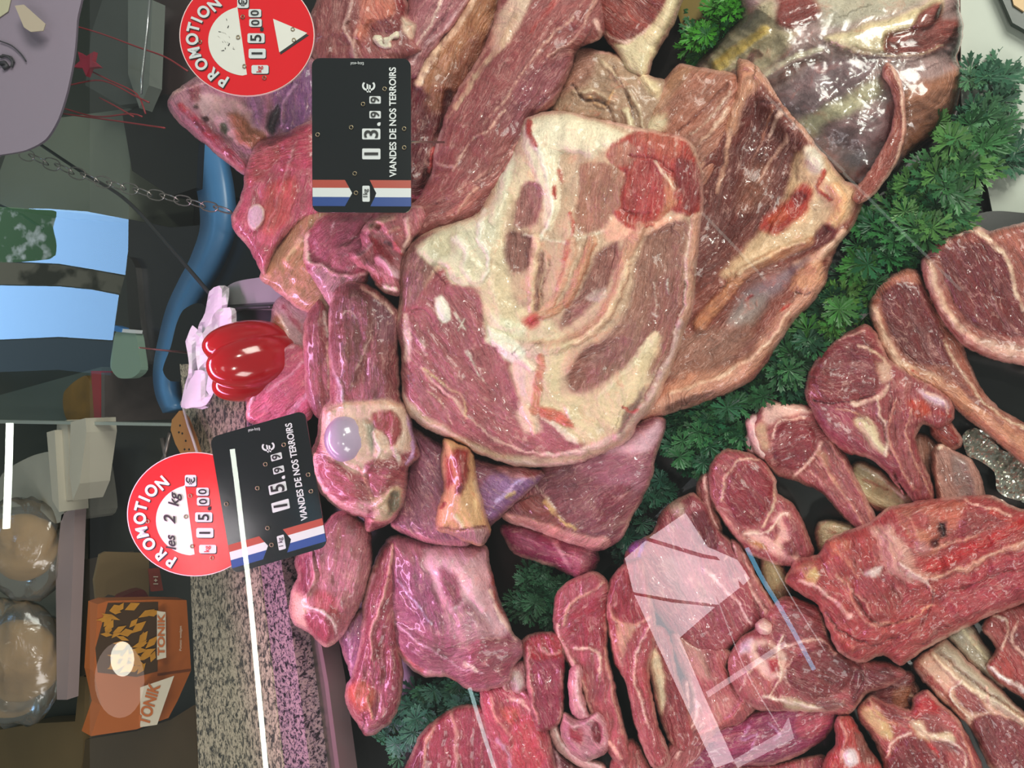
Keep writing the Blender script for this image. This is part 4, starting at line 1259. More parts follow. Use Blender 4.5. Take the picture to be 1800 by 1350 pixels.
nc = piece('neck_chop', 'wide neck chop with dark eye and vertebra under the big neck piece', 'chop', GC,
 h=50, T=11, R=20, thick=28, base='b05a66', sp=3.1, und=4,
 out='1300,1122 1330,1102 1352,1072 1376,1050 1400,1052 1440,1072 1462,1130 1512,1160 1560,1165 1592,1182 1570,1200 1520,1222 1492,1256 1440,1252 1380,1250 1330,1248 1296,1220 1280,1168',
 ops='''
P@eye_muscle 843842 4 3: 1384,1180 1405,1148 1452,1132 1495,1160 1498,1195 1470,1222 1420,1224 1392,1208
P 7c323e 5 2: 1500,1180 1560,1172 1580,1190 1540,1215 1500,1240
P 9c4c5c 4 1: 1355,1110 1375,1075 1415,1070 1440,1100 1415,1120 1370,1135
P e2b4a8 6 3: 1310,1130 1345,1125 1380,1150 1375,1200 1345,1190 1320,1160
P b83848 5 1: 1350,1160 1368,1158 1372,1178 1355,1182
P a85060 4 1: 1358,1195 1384,1195 1385,1218 1362,1220
L ecc0b0 5 5 2: 1380,1135 1440,1122 1470,1150
L e8bcac 5 6 2: 1375,1225 1430,1240 1480,1235
P c8b090 6 0: 1375,1228 1420,1235 1480,1240 1440,1250 1390,1250
P d8b8c4 6 2: 1300,1130 1325,1120 1320,1145 1303,1150
P c06c80 6 0: 1300,1180 1340,1195 1350,1240 1310,1220
L e4a8a8 8 6 2: 1300,1105 1335,1095
P a85660 4 1: 1400,1085 1430,1082 1436,1100 1410,1108
P 8e4450 4 1: 1330,1140 1350,1132 1362,1148 1345,1158
P c87078 5 2: 1300,1200 1330,1190 1345,1215 1320,1228
L f0d0bc 4 3 2: 1378,1120 1365,1150 1376,1185 1350,1225
L ecc0b0 4 3 1: 1340,1160 1315,1185 1300,1215
L e0a8a0 4 3 1: 1440,1080 1450,1110 1470,1135
L dca8a0 3 3 1: 1392,1210 1380,1185 1392,1160
L f0d4c4 6 5 2: 1340,1222 1400,1238 1450,1244
P 946068 5 0: 1430,1230 1470,1228 1485,1240 1450,1248
L 6e2834 4 3 -2: 1500,1165 1520,1190 1500,1225
F: 1400,1160 1480,1190
F: 1300,1150 1340,1230
''')
piece('vertebra', None, h=60, T=8, R=9, thick=12, base='e4b4ac', sp=3, parent=nc, und=3,
 out='1330,1098 1342,1090 1356,1095 1360,1108 1350,1118 1336,1116', ops='L f6dccc 5 4 2: 1335,1100 1350,1110')['label'] = 'small pale knob of bone'
piece('rib_chop', 'rib chop with long pale curved rib, right of the neck chop', 'chop', GC,
 h=36, T=10, R=16, thick=24, base='cd9f88', sp=3.1, und=3,
 out='1606,1165 1636,1140 1662,1124 1700,1160 1745,1200 1790,1245 1850,1290 1850,1390 1780,1390 1742,1352 1712,1290 1690,1262 1655,1232 1622,1195',
 ops='''
P@eye_muscle 8a3e48 4 2: 1702,1275 1740,1254 1800,1275 1850,1310 1850,1390 1785,1388 1748,1350 1715,1300
P a05258 4 1: 1676,1205 1700,1200 1725,1225 1735,1250 1705,1252 1686,1228
P b8a48c 6 2: 1640,1140 1665,1128 1740,1200 1820,1268 1790,1270 1720,1215
L ecd0b0 7 10 3: 1640,1150 1680,1190 1740,1230 1840,1290
L b05050 12 8 0: 1612,1170 1640,1200 1680,1240 1702,1270
L f0d8bc 6 5 2: 1700,1265 1705,1300 1735,1345
L f4e0cc 4 3 2: 1690,1195 1670,1215 1690,1250 1700,1262
L e8b8a0 4 3 1: 1735,1210 1748,1250 1790,1268
L 9c6a58 4 4 -2: 1650,1145 1720,1205 1800,1262
F: 1640,1150 1800,1280
F: 1740,1270 1800,1370
''')
piece('loin_chop', 'red chop with a white fat edge cut off by the right border, lower one', 'chop', GC,
 h=40, T=9, R=14, thick=24, base='ac4c50', sp=3.2,
 out='1728,1102 1755,1072 1790,1062 1850,1050 1850,1260 1792,1222 1748,1192 1734,1172 1752,1140',
 ops='''
P@eye_muscle 8c3c44 4 1: 1765,1120 1790,1100 1850,1100 1850,1180 1800,1160
L e8c4b0 5 5 2: 1745,1080 1770,1100 1760,1140
L f4ece8 7 9 3: 1735,1172 1780,1200 1850,1246
L e8b8a8 5 5 1: 1790,1090 1780,1130 1850,1190
F: 1760,1100 1830,1200
''')
piece('neck_chop', 'chop with dark red eye and bloody bones at the bottom right', 'chop', GC,
 h=44, T=10, R=16, thick=28, base='b85a62', sp=3.1, und=5,
 out='1510,1242 1530,1222 1548,1232 1600,1248 1606,1225 1630,1212 1652,1235 1680,1262 1704,1300 1730,1390 1560,1390 1552,1340 1530,1290 1512,1268',
 ops='''
P@eye_muscle 862e3a 4 2: 1568,1322 1590,1296 1625,1296 1660,1318 1676,1390 1560,1390
P@marrow c0303c 5 1: 1602,1248 1630,1222 1652,1245 1650,1258 1620,1262
L c83440 8 6 -1: 1600,1275 1630,1300 1652,1330
P e4c4a4 5 3: 1600,1270 1625,1265 1670,1290 1680,1310 1640,1305 1610,1290
P d8b080 6 2: 1514,1245 1532,1240 1562,1270 1568,1300 1545,1290 1525,1270
P a05058 4 0: 1615,1255 1650,1262 1662,1285 1630,1285
P a05862 4 0: 1636,1300 1680,1310 1690,1325 1655,1322
L e8a8a0 5 5 2: 1525,1230 1560,1255 1600,1262
L e4988c 6 6 2: 1690,1290 1712,1350 1722,1385
L f0c8b8 5 4 2: 1600,1290 1570,1300 1560,1330
L e8a090 4 3 2: 1530,1235 1545,1262 1575,1275
P 9c4450 4 0: 1545,1240 1580,1250 1590,1265 1560,1262
L f0d0c0 4 3 2: 1655,1300 1690,1320 1700,1360
F: 1590,1310 1640,1380
F: 1530,1240 1600,1270
''')
piece('meat_scrap', 'small bright red bony scrap with a white bone tip at the bottom edge', 'trimming', GC,
 h=48, T=12, R=18, thick=26, base='c44c50', sp=3.1, und=4,
 out='1466,1270 1478,1258 1496,1262 1512,1290 1530,1320 1548,1345 1552,1390 1448,1390 1452,1335 1470,1310',
 ops='''
P@bone_tip f0d8dc 4 4: 1484,1322 1502,1312 1512,1340 1495,1350 1484,1340
P 8a4440 5 0: 1500,1285 1530,1310 1545,1345 1520,1340
L e8a0a0 6 5 2: 1475,1265 1485,1300 1475,1340
F: 1480,1270 1500,1380
''')
piece('rib_chop', 'dark red meat end tucked under the neck piece', 'chop', GC,
 h=28, T=8, R=12, thick=22, base='7a2c36', sp=3.4,
 out='1520,1225 1545,1195 1590,1178 1608,1190 1600,1230 1606,1250 1560,1250', ops='L b08088 4 3 1: 1560,1200 1590,1210\nP a86850 5 0: 1570,1215 1605,1205 1600,1245 1575,1245')

piece('rib_bone', 'long curved pale rib under the curled gristle ring', 'bone', 'bones among the chops', h=40, T=5, R=6, thick=14, base='d8a8a0', sp=3, und=1,
 out='966,1268 976,1270 992,1300 1018,1326 1060,1342 1062,1356 1020,1346 986,1322 968,1292', ops='L e8ccc0 4 4 1: 970,1274 990,1308 1020,1334 1056,1348')
piece('meat_scrap', 'dark purple scrap at the bottom edge between bony chop and curved rib', 'trimming', GC, h=26, T=8, R=12, thick=18, base='8a3c50', sp=3.4,
 out='966,1300 985,1325 1010,1345 1040,1355 1050,1390 968,1390', ops='L d0a0a8 5 5 1: 980,1320 985,1385\nL d8b0a8 4 4 1: 1005,1345 1010,1385')
piece('meat_scrap', 'pink ragged scrap at the bottom edge right of the standing chops', 'trimming', GC, h=42, T=9, R=14, thick=22, base='bc5a64', sp=3.2, und=4,
 out='1076,1336 1098,1306 1112,1300 1128,1318 1142,1348 1150,1390 1070,1390', ops='L e8b0a8 6 5 3: 1096,1312 1092,1350 1085,1385\nL e8a0a0 4 4 2: 1118,1318 1126,1385')
piece('spine_piece', 'small grey and pink vertebra piece left of the dark cut block', 'meat', GC, h=42, T=10, R=14, thick=24, base='a8606c', sp=3, und=6,
 out='878,1196 898,1168 920,1160 932,1190 934,1240 944,1276 916,1268 890,1250 876,1226', ops="""
P c0a8a8 4 3: 898,1185 915,1180 920,1205 905,1215
P 5a2430 4 -4: 905,1222 916,1218 920,1232 908,1236
L e0b0a8 5 4 2: 885,1205 895,1240 925,1262""")

piece('rib_chop', 'curved pink rib chop between white reflection and pale blue streak', 'chop', GC, h=44, T=8, R=10, thick=22, base='b0606c', sp=3, und=2,
 out='1284,952 1300,956 1316,985 1336,1025 1362,1066 1372,1084 1352,1098 1326,1082 1306,1046 1290,1005', ops="""
L eab8b0 4 4 2: 1290,958 1310,1010 1345,1080
L e8b0a8 3 3 1: 1308,972 1330,1022 1362,1072
P c07880 4 0: 1292,965 1302,968 1312,1000 1300,1000
F: 1290,955 1315,1020 1355,1085""")
piece('meat_trimming', 'brownish rib meat under the dark end, beside the bloody chop', 'trimming', GC, h=24, T=8, R=12, thick=16, base='6e3c34', sp=3.4,
 out='1560,1200 1600,1190 1616,1215 1606,1245 1580,1240 1556,1225', ops='L b08a68 4 3 1: 1575,1205 1605,1225')
piece('rib_chop', 'pink chop end behind the round dark red chop, touching the garnish', 'chop', GC, h=34, T=8, R=12, thick=20, base='a4505c', sp=3.2,
 out='1226,850 1246,826 1256,850 1254,890 1270,930 1262,950 1246,920 1230,890', ops='L ecb8b0 5 4 2: 1240,835 1244,880 1262,930')
piece('fat_strip', 'pale pink fat strip at the garnish edge above the rib chop', 'trimming', GC, h=40, T=5, R=7, thick=12, base='dca8a8', sp=3,
 out='1312,740 1330,728 1336,745 1342,780 1352,802 1338,806 1324,790 1316,765', ops='L f0ccc8 5 4 1: 1322,738 1332,775 1344,800')
piece('meat_scrap', 'pink marbled meat sliver between two standing chops', 'trimming', GC, h=36, T=6, R=8, thick=18, base='a8505e', sp=3.2,
 out='1196,1200 1210,1190 1222,1230 1226,1275 1214,1290 1204,1260', ops='L e8b8b0 4 3 1: 1206,1200 1216,1270')
# ================================================================== the display case itself
def prism(name, top, down, mat, parent=None, smooth=False):
    """closed prism: polygon top (n x 3) and its copy moved by the vector down"""
    top = np.asarray(top, float); n = len(top); bot = top + np.asarray(down, float)
    V = np.vstack([top, bot]); nr = np.zeros(3)
    for i in range(n): nr += np.cross(top[i], top[(i + 1) % n])
    flip = np.dot(nr, np.asarray(down, float)) > 0
    F = [tuple(range(n)), tuple(reversed(range(n, 2 * n)))] + [(i, n + i, n + (i + 1) % n, (i + 1) % n) for i in range(n)]
    if flip: F = [tuple(reversed(f)) for f in F]
    o = mesh_obj(name, V, F, mat, None, smooth)
    if parent is not None: o.parent = parent
    return o

def slab(name, p, z1, th, mat, parent=None, sm=0):
    P = smooth_closed(pts(p), sm) if sm else np.array(pts(p))
    return prism(name, on_z(P, z1), (0, 0, -th), mat, parent)
def upright(name, p, y, th, mat, parent=None, sm=0):
    P = smooth_closed(pts(p), sm) if sm else np.array(pts(p))
    return prism(name, on_y(P, y), (0, th, 0), mat, parent)
def on_slope(name, p, h, th, mat, parent=None, sm=0):
    P = smooth_closed(pts(p), sm) if sm else np.array(pts(p))
    return prism(name, on_tray(P, h / 1000), -TN * th / 1000, mat, parent)

def tube_w(name, P3, r, mat, parent=None, seg=8, taper=None):
    P3 = np.asarray(P3, float); V = []; F = []; n = len(P3)
    for i, p in enumerate(P3):
        t = P3[min(i + 1, n - 1)] - P3[max(i - 1, 0)]; t /= np.linalg.norm(t) + 1e-12
        a = np.cross(t, (0.13, 0.31, 0.94)); a /= np.linalg.norm(a); b = np.cross(t, a)
        rr = r * (1 if taper is None else (1 + (taper - 1) * i / (n - 1)))
        for k in range(seg):
            an = 2 * math.pi * k / seg; V.append(p + rr * (math.cos(an) * a + math.sin(an) * b))
    for i in range(n - 1):
        for k in range(seg):
            F.append((i * seg + k, i * seg + (k + 1) % seg, (i + 1) * seg + (k + 1) % seg, (i + 1) * seg + k))
    F.append(tuple(reversed(range(seg)))); F.append(tuple(range((n - 1) * seg, n * seg)))
    o = mesh_obj(name, V, F, mat, None, True)
    if parent is not None: o.parent = parent
    return o

def world_box(name, lo, hi, mat):
    x0, y0, z0 = lo; x1, y1, z1 = hi
    V = [(x0, y0, z0), (x1, y0, z0), (x1, y1, z0), (x0, y1, z0), (x0, y0, z1), (x1, y0, z1), (x1, y1, z1), (x0, y1, z1)]
    F = [(3, 2, 1, 0), (4, 5, 6, 7), (0, 1, 5, 4), (1, 2, 6, 5), (2, 3, 7, 6), (3, 0, 4, 7)]
    return mesh_obj(name, V, F, mat)

BLACK = simple('black_melamine', '0c100f', rough=0.22, noise=0.3, nscale=12)
DARK = simple('dark_base', '0d0c0d', rough=0.5)
STEEL = simple('brushed_steel', '8a7c78', rough=0.32, metal=0.8, noise=0.15, nscale=60)
def tplane(u, v, h=0.0):   # u = across, v = up the slope
    c, s = math.cos(math.radians(15)), math.sin(math.radians(15))
    return np.array((u, v * c, v * s)) + TN * h
q = [tplane(-0.75, -0.62), tplane(0.75, -0.62), tplane(0.75, 0.30), tplane(-0.75, 0.30)]
o = prism('floor', q, (0, 0, -0.02), DARK); tag(o, kind='structure')
q = [(-0.75, 0.262, 0.06), (0.75, 0.262, 0.06), (0.75, 0.262, -0.15), (-0.75, 0.262, -0.15)]
o = prism('wall_back', q, (0, 0.012, 0), simple('case_back_wall', '1a1214', rough=0.4)); tag(o, kind='structure')

# trays
FT = on_slope('meat_tray', '1655,400 1850,380 1850,1400 640,1400 760,1290 900,1180 1000,1075 1120,940 1240,815 1340,715 1480,600 1580,480', 8, 7, BLACK)
tag(FT, 'black glossy tray under the chops, visible in the gaps at the right', 'tray')
o = on_slope('meat_tray', '1180,-40 1700,-60 1700,150 1650,330 1540,470 1400,620 1260,740 1100,900 900,1080 720,1230 580,1260 560,700 900,-40', 7, 6, simple('rear_tray', '120c0d', rough=0.3))
tag(o, 'dark tray under the heap, visible below the shank and flaps', 'tray')
WP = simple('white_plastic', 'cfc4c6', rough=0.35, noise=0.06)
o = on_slope('tray_rail', '1612,425 1628,440 1560,520 1470,605 1352,712 1332,738 1318,724 1335,700 1450,588 1545,500', 20, 8, WP)
tag(o, 'white plastic rail between trays, glimpsed through the green garnish', 'rail')
o = on_slope('paper_liner', '1688,-40 1850,-40 1850,330 1810,400 1750,400 1730,300 1690,180', 14, 3, simple('pale_liner', 'a3ab9e', rough=0.4, noise=0.12))
tag(o, 'pale grey-green liner in the top right corner behind the garnish', 'liner')
o = on_slope('meat_tray', '1745,-40 1850,-40 1850,80 1780,40', 24, 6, simple('dark_green_rim', '25352c', rough=0.3))
tag(o, 'dark green tray corner at the extreme top right', 'tray')
on_slope('rim_stripe', '1775,-20 1800,0 1800,20 1782,8', 26, 2, simple('cream', 'c8a878', rough=0.5), o)
o = on_slope('meat_tray', '1690,400 1705,382 1735,372 1775,372 1850,385 1850,440 1700,440', 18, 6, simple('dish', '181e1b', rough=0.25), sm=8)
tag(o, 'black round dish rim just above the top right chop', 'tray')
o = on_slope('meat_tray', '1205,-40 1330,-40 1300,60 1235,110 1215,100 1190,20', 20, 6, simple('yellow_tray', '6e5a18', rough=0.4, noise=0.3, nscale=30))
tag(o, 'dim yellowish tray patch at the top edge beside the garnish', 'tray')
# crumpled clear foil
def foil():
    P = smooth_closed(pts('1692,765 1712,752 1738,765 1760,790 1790,800 1830,798 1830,890 1790,880 1765,872 1752,860 1748,830 1722,810 1700,800'), 6)
    x0, y0 = P.min(0); x1, y1 = P.max(0)
    G = np.array([(x, y) for x in np.arange(x0, x1, 4.0) for y in np.arange(y0, y1, 4.0)]); G = G[poly_sd(G, P) > 2]
    n = len(P); r = delaunay_2d_cdt([Vector(map(float, v)) for v in np.vstack([P, G])], [(i, (i + 1) % n) for i in range(n)], [], 1, 0.01)
    V = np.array([(v.x, v.y) for v in r[0]]); h = 0.022 + 0.010 * np.abs(fbm(V[:, 0] / 9, V[:, 1] / 9, 5)) * 2
    nv = len(V); T = on_tray(V, h); B = on_tray(V, h - 0.0006)
    o = mesh_obj('foil_scrap', np.vstack([T, B]), [tuple(reversed(f)) for f in r[2]] + [tuple(i + nv for i in f) for f in r[2]], None)
    m = bpy.data.materials.new('crumpled_foil'); m.use_nodes = True; b = m.node_tree.nodes['Principled BSDF']
    b.inputs['Base Color'].default_value = (0.55, 0.56, 0.50, 1); b.inputs['Metallic'].default_value = 0.8; b.inputs['Roughness'].default_value = 0.14
    o.data.materials.append(m); return o
tag(foil(), 'crumpled shiny foil on the black tray between the chops at the right', 'foil')

# counter and steel edge
def granite(name, tint, dark, warm, stretch):
    m = bpy.data.materials.new(name); m.use_nodes = True; nt = m.node_tree; L = nt.links; b = nt.nodes['Principled BSDF']
    tc = nd(nt, 'ShaderNodeTexCoord'); mp = nd(nt, 'ShaderNodeMapping'); mp.inputs['Scale'].default_value = (80 * stretch, 84, 60)
    L.new(tc.outputs['Object'], mp.inputs[0])
    n1 = nd(nt, 'ShaderNodeTexNoise'); n1.inputs['Scale'].default_value = 2.6; n1.inputs['Detail'].default_value = 5; n1.inputs['Roughness'].default_value = .7; n1.inputs['Distortion'].default_value = 0.6
    n2 = nd(nt, 'ShaderNodeTexNoise'); n2.inputs['Scale'].default_value = 5.5; n2.inputs['Detail'].default_value = 4
    L.new(mp.outputs[0], n1.inputs[0]); L.new(mp.outputs[0], n2.inputs[0])
    r1 = nd(nt, 'ShaderNodeValToRGB'); r1.color_ramp.elements[0].position = 0.42; r1.color_ramp.elements[1].position = 0.54
    r1.color_ramp.elements[0].color = srgb(dark); r1.color_ramp.elements[1].color = srgb(tint)
    e = r1.color_ramp.elements.new(0.47); e.color = srgb(warm)
    L.new(n1.outputs['Fac'], r1.inputs[0])
    r2 = nd(nt, 'ShaderNodeValToRGB'); r2.color_ramp.elements[0].position = 0.36; r2.color_ramp.elements[1].position = 0.44
    r2.color_ramp.elements[0].color = srgb(dark); r2.color_ramp.elements[1].color = (1, 1, 1, 1); L.new(n2.outputs['Fac'], r2.inputs[0])
    mx = nd(nt, 'ShaderNodeMix', data_type='RGBA', blend_type='MULTIPLY'); mx.inputs[0].default_value = 0.85
    L.new(r1.outputs[0], mx.inputs[6]); L.new(r2.outputs[0], mx.inputs[7]); L.new(mx.outputs[2], b.inputs['Base Color'])
    b.inputs['Roughness'].default_value = 0.35; return m
gr = slab('granite_worktop', '316,640 326,760 334,1000 352,1420 506,1420 478,1180 456,1000 438,840 424,640', 0.13, 0.03, granite('granite', 'c4b49e', '484644', '8f8474', 0.6))
tag(gr, 'beige and grey granite worktop strip behind the meat', 'worktop')
ge = slab('granite_lip', '424,640 438,840 456,1000 478,1180 506,1420 554,1420 532,1250 514,1120 496,1000 478,840 466,640', 0.1285, 0.03, granite('pink_lit_granite', 'a88c90', '1c161e', '806878', 1.0), gr)  # the tube's pink glow is put into this granite's colour
ge['label'] = 'speckled polished granite lip with a painted pink glow'
st = slab('steel_ledge', '466,640 478,840 496,1000 514,1120 532,1250 554,1420 604,1420 574,1200 556,1100 540,1000 520,840 508,640', 0.105, 0.02, STEEL)
tag(st, 'brownish steel ledge between granite and the dark gap', 'ledge')
slab('ledge_lip', '553,1100 570,1200 598,1420 606,1420 577,1200 559,1100', 0.109, 0.024, simple('steel_lip', '9c8084', rough=0.3, metal=0.6), st)

# ================================================================== green garnish strips
def leaf_mat():
    m = bpy.data.materials.new('green_plastic'); m.use_nodes = True; nt = m.node_tree; b = nt.nodes['Principled BSDF']
    a = nd(nt, 'ShaderNodeAttribute'); a.attribute_name = 'Col'
    n = nd(nt, 'ShaderNodeTexNoise'); n.inputs['Scale'].default_value = 300; tc = nd(nt, 'ShaderNodeTexCoord'); nt.links.new(tc.outputs['Object'], n.inputs[0])
    mx = nd(nt, 'ShaderNodeMix', data_type='RGBA', blend_type='MULTIPLY'); mx.inputs[0].default_value = 0.5
    nt.links.new(a.outputs['Color'], mx.inputs[6]); nt.links.new(n.outputs['Color'], mx.inputs[7]); nt.links.new(a.outputs['Color'], b.inputs['Base Color'])
    b.inputs['Roughness'].default_value = 0.42; b.inputs['Specular IOR Level'].default_value = 0.35
    return m
LEAF = leaf_mat()
def leaf(V, F, Cc, c, ax, up, R, rng, col):
    """fan leaf: lobes with forked tips around the centre c"""
    side = np.cross(up, ax); side /= np.linalg.norm(side); ax = np.cross(side, up); n = rng.choice([9, 10, 11]); span = math.radians(rng.uniform(290, 345))
    cup = rng.uniform(0.15, 0.55)
    for k in range(n):
        an = -span / 2 + span * k / (n - 1); L = R * (1.0 - 0.28 * abs(an) / (span / 2)) * rng.uniform(0.88, 1.08)
        d = math.cos(an) * ax + math.sin(an) * side; s = -math.sin(an) * ax + math.cos(an) * side
        w = 0.088 * R * rng.uniform(0.85, 1.15); b0 = len(V)
        def pt(l, w_, z): return c + d * L * l + s * w_ + up * (R * cup * l ** 1.6 + z)
        droop = -rng.uniform(0.0, 0.10) * R
        V += [pt(0.0, 0, 0), pt(0.38, -w * 0.75, 0.02 * R), pt(0.38, 0, -0.02 * R), pt(0.38, w * 0.75, 0.02 * R),
              pt(0.68, -w * 1.9, 0.03 * R + droop), pt(0.62, -w * 0.8, 0.01 * R), pt(0.68, 0, -0.02 * R), pt(0.62, w * 0.8, 0.01 * R), pt(0.68, w * 1.9, 0.03 * R + droop),
              pt(0.84, -w * 0.9, 0), pt(0.84, w * 0.9, 0), pt(1.0, 0, droop),
              pt(0.90, -w * 2.0, droop), pt(0.90, w * 2.0, droop)]
        F += [(b0, b0 + 1, b0 + 2), (b0, b0 + 2, b0 + 3), (b0 + 1, b0 + 5, b0 + 6, b0 + 2), (b0 + 2, b0 + 6, b0 + 7, b0 + 3), (b0 + 1, b0 + 4, b0 + 5), (b0 + 3, b0 + 7, b0 + 8),
              (b0 + 5, b0 + 9, b0 + 6), (b0 + 6, b0 + 10, b0 + 7), (b0 + 6, b0 + 9, b0 + 11), (b0 + 6, b0 + 11, b0 + 10), (b0 + 5, b0 + 12, b0 + 9), (b0 + 7, b0 + 10, b0 + 13)]
        sh = rng.uniform(0.5, 0.95); Cc += [tuple(np.clip(np.array(col[:3]) * sh, 0, 1)) + (1,)] * 14
def garnish(label, path, width, n, seed, hr=(14, 50), Rpx=(22, 34), cols=('2c6a3a', '1f5a34', '3f7f3c', '286048')):
    rng = np.random.RandomState(seed); S = smooth_open(pts(path), 6); V = []; F = []; Cc = []; cs = [srgb(c) for c in cols]
    # stems of the strip
    stems = []
    for i in range(n):
        k = rng.uniform(0, len(S) - 1.001); j = int(k); p = S[j] + (S[j + 1] - S[j]) * (k - j); t = S[min(j + 1, len(S) - 1)] - S[j]; t /= np.hypot(*t) + 1e-9
        nn = np.array([-t[1], t[0]]); off = rng.uniform(-0.5, 0.5) * width; pp = p + nn * off
        h = (hr[0] + (hr[1] - hr[0]) * rng.uniform(0, 1) ** 0.8 * (1 - 0.5 * abs(off) / (0.5 * width + 1e-6))) / 1000
        c = on_tray([pp], h)[0]; root = on_tray([p], 0.010)[0]
        tilt = (rng.uniform(-0.55, 0.55), rng.uniform(-0.45, 0.55))
        up = TN * 0.85 + np.array((tilt[0], -0.18 + tilt[1] * 0.5, 0.1)); up /= np.linalg.norm(up)
        outw = c - root; outw -= up * (outw @ up); outw += 0.4 * np.append(rng.uniform(-1, 1, 2), 0) * 0.01
        ax = outw / (np.linalg.norm(outw) + 1e-9); R = rng.uniform(*Rpx) * 0.00060
        base = cs[rng.randint(len(cs))]
        leaf(V, F, Cc, c, ax, up, R, rng, base)
        stems.append((root, (root + c) / 2 + TN * 0.006, c))
    for a, m_, b in stems:                                      # thin three sided stems
        b0 = len(V); P = [a, m_, b]
        for p in P:
            for k in range(3):
                an = 2.1 * k; V.append(p + 0.0008 * np.array((math.cos(an), math.sin(an), 0.2 * math.sin(an)))); Cc.append(srgb('2a5a30'))
        for i in range(2):
            for k in range(3): F.append((b0 + i * 3 + k, b0 + i * 3 + (k + 1) % 3, b0 + i * 3 + 3 + (k + 1) % 3, b0 + i * 3 + 3 + k))
    o = mesh_obj('garnish_strip', V, F, LEAF)
    at = o.data.color_attributes.new('Col', 'FLOAT_COLOR', 'POINT'); at.data.foreach_set('color', np.array(Cc, np.float32).ravel())
    tag(o, label, 'garnish', 'green parsley-like garnish between the trays'); return o
garnish('green garnish at the top right, next to the pale liner', '1718,120 1735,200 1750,300', 90, 42, 11, (10, 34), cols=('4c7a5c', '3c6a50', '5a8a60'))
garnish('bright green garnish clump right of the wrapped joint', '1700,215 1680,285 1650,350 1600,400', 120, 62, 12, (20, 60), (24, 36), ('48804a', '3a6e42', '5a8c48'))
garnish('green garnish beside the curved meat strip and top right chop', '1650,330 1600,390 1550,430 1520,470', 95, 55, 13, cols=('2f6e3c', '24603a', '3a7a40'))
garnish('green garnish between rib slab and the maroon chops', '1535,470 1480,540 1440,600', 90, 48, 14, cols=('2f6436', '3f7a34', '5a8a3c', '28583a'))
garnish('green garnish under the lower end of the rib slab', '1430,600 1370,655 1310,700', 95, 55, 15, cols=('2c6038', '24543a', '3a7040'))
garnish('green garnish clump beside the dark purple flank cut', '1290,700 1230,760 1190,810', 120, 62, 16, cols=('2c6a44', '22603e', '347040', '3f7a48'))
garnish('sparse green garnish left of the large white reflection', '1170,850 1120,900 1070,960', 70, 30, 17, (10, 30), cols=('2c5a44', '245040'))
garnish('dark green garnish clump below the magenta meat end', '975,1010 945,1050 930,1090', 80, 42, 18, (8, 34), (20, 32), ('2c5e40', '28563c', '386848'))
garnish('blue-green garnish clump at the bottom left under the pink shoulder', '835,1215 780,1240 730,1270 680,1310', 105, 70, 19, (8, 40), (22, 34), ('48806a', '3e7462', '528a74', '447c58'))
garnish('bright green garnish sprig at the top edge', '1290,-10 1262,40 1235,90 1225,130', 70, 26, 20, (16, 40), (24, 34), ('3f8a24', '2f7424', '1f5a28'))

# ================================================================== price signs
def IP(P, depth):
    """points on a board that leans back like the sight line, depth (m) in front of the lens"""
    P = np.asarray(P, float).reshape(-1, 2); return CAM[None] + depth * rays(P)
def board(name, P, depth, th, mat, parent=None):
    return prism(name, IP(P, depth), FWD * th, mat, parent)
DG = None
def text(name, s, px, py, size, depth, mat, parent, ang=0.0, bold=0.02, align='CENTER', sx=1.0, lift=0.0004, shear=0.0):
    """lettering: reads up the picture for ang=0; px,py = centre of the word; size = height of capitals in photo pixels"""
    cu = bpy.data.curves.new(name, 'FONT'); cu.body = s; cu.size = 1.0; cu.offset = bold; cu.extrude = 0.01; cu.align_x = align; cu.align_y = 'CENTER'; cu.shear = shear
    t = bpy.data.objects.new(name, cu); COL.objects.link(t)
    me = bpy.data.meshes.new_from_object(t.evaluated_get(bpy.context.evaluated_depsgraph_get()))
    bpy.data.objects.remove(t)
    o = bpy.data.objects.new(name, me); COL.objects.link(o); me.materials.clear(); me.materials.append(mat)
    k = size / 0.70 * depth / FPX; c = IP([(px, py)], depth)[0] - FWD * lift
    ex = RGT * math.cos(ang) + UPV * math.sin(ang); ey = -RGT * math.sin(ang) + UPV * math.cos(ang)
    co = np.empty(len(me.vertices) * 3); me.vertices.foreach_get('co', co); co = co.reshape(-1, 3)
    if len(co): co[:, 1] -= (co[:, 1].max() + co[:, 1].min()) / 2 if len(s) < 3 or True else 0
    W = c[None] + k * sx * co[:, :1] * ex + k * co[:, 1:2] * ey + 0.02 * k * co[:, 2:3] * (-FWD)
    me.vertices.foreach_set('co', W.ravel()); me.update()
    if parent is not None: o.parent = parent
    return o
PBLK = simple('gloss_black', '14171a', rough=0.12, coat=0.4); PWH = simple('print_white', 'cfd2d4', rough=0.35); PRED = simple('promo_red', 'd81722', rough=0.2, coat=0.3)
INK = simple('ink_black', '101012', rough=0.5); FRED = simple('flag_red', 'a8463a', rough=0.3); FBLU = simple('flag_blue', '2a4688', rough=0.3)
BRASS = simple('eyelet_metal', '9a8a70', rough=0.3, metal=0.9); INKR = simple('ink_red', 'c02028', rough=0.4)
def ring(name, px, py, r, w, depth, mat, parent):
    c = IP([(px, py)], depth)[0] - FWD * 0.0006; k = depth / FPX; V = []; F = []; n = 14; m_ = 6
    for i in range(n):
        a = 2 * math.pi * i / n; d = math.cos(a) * RGT + math.sin(a) * UPV
        for j in range(m_):
            b = 2 * math.pi * j / m_; V.append(c + d * (r + w * math.cos(b)) * k - FWD * w * k * math.sin(b))
    for i in range(n):
        for j in range(m_): F.append((i * m_ + j, i * m_ + (j + 1) % m_, ((i + 1) % n) * m_ + (j + 1) % m_, ((i + 1) % n) * m_ + j))
    o = mesh_obj(name, V, F, mat, None, True); o.parent = parent; return o
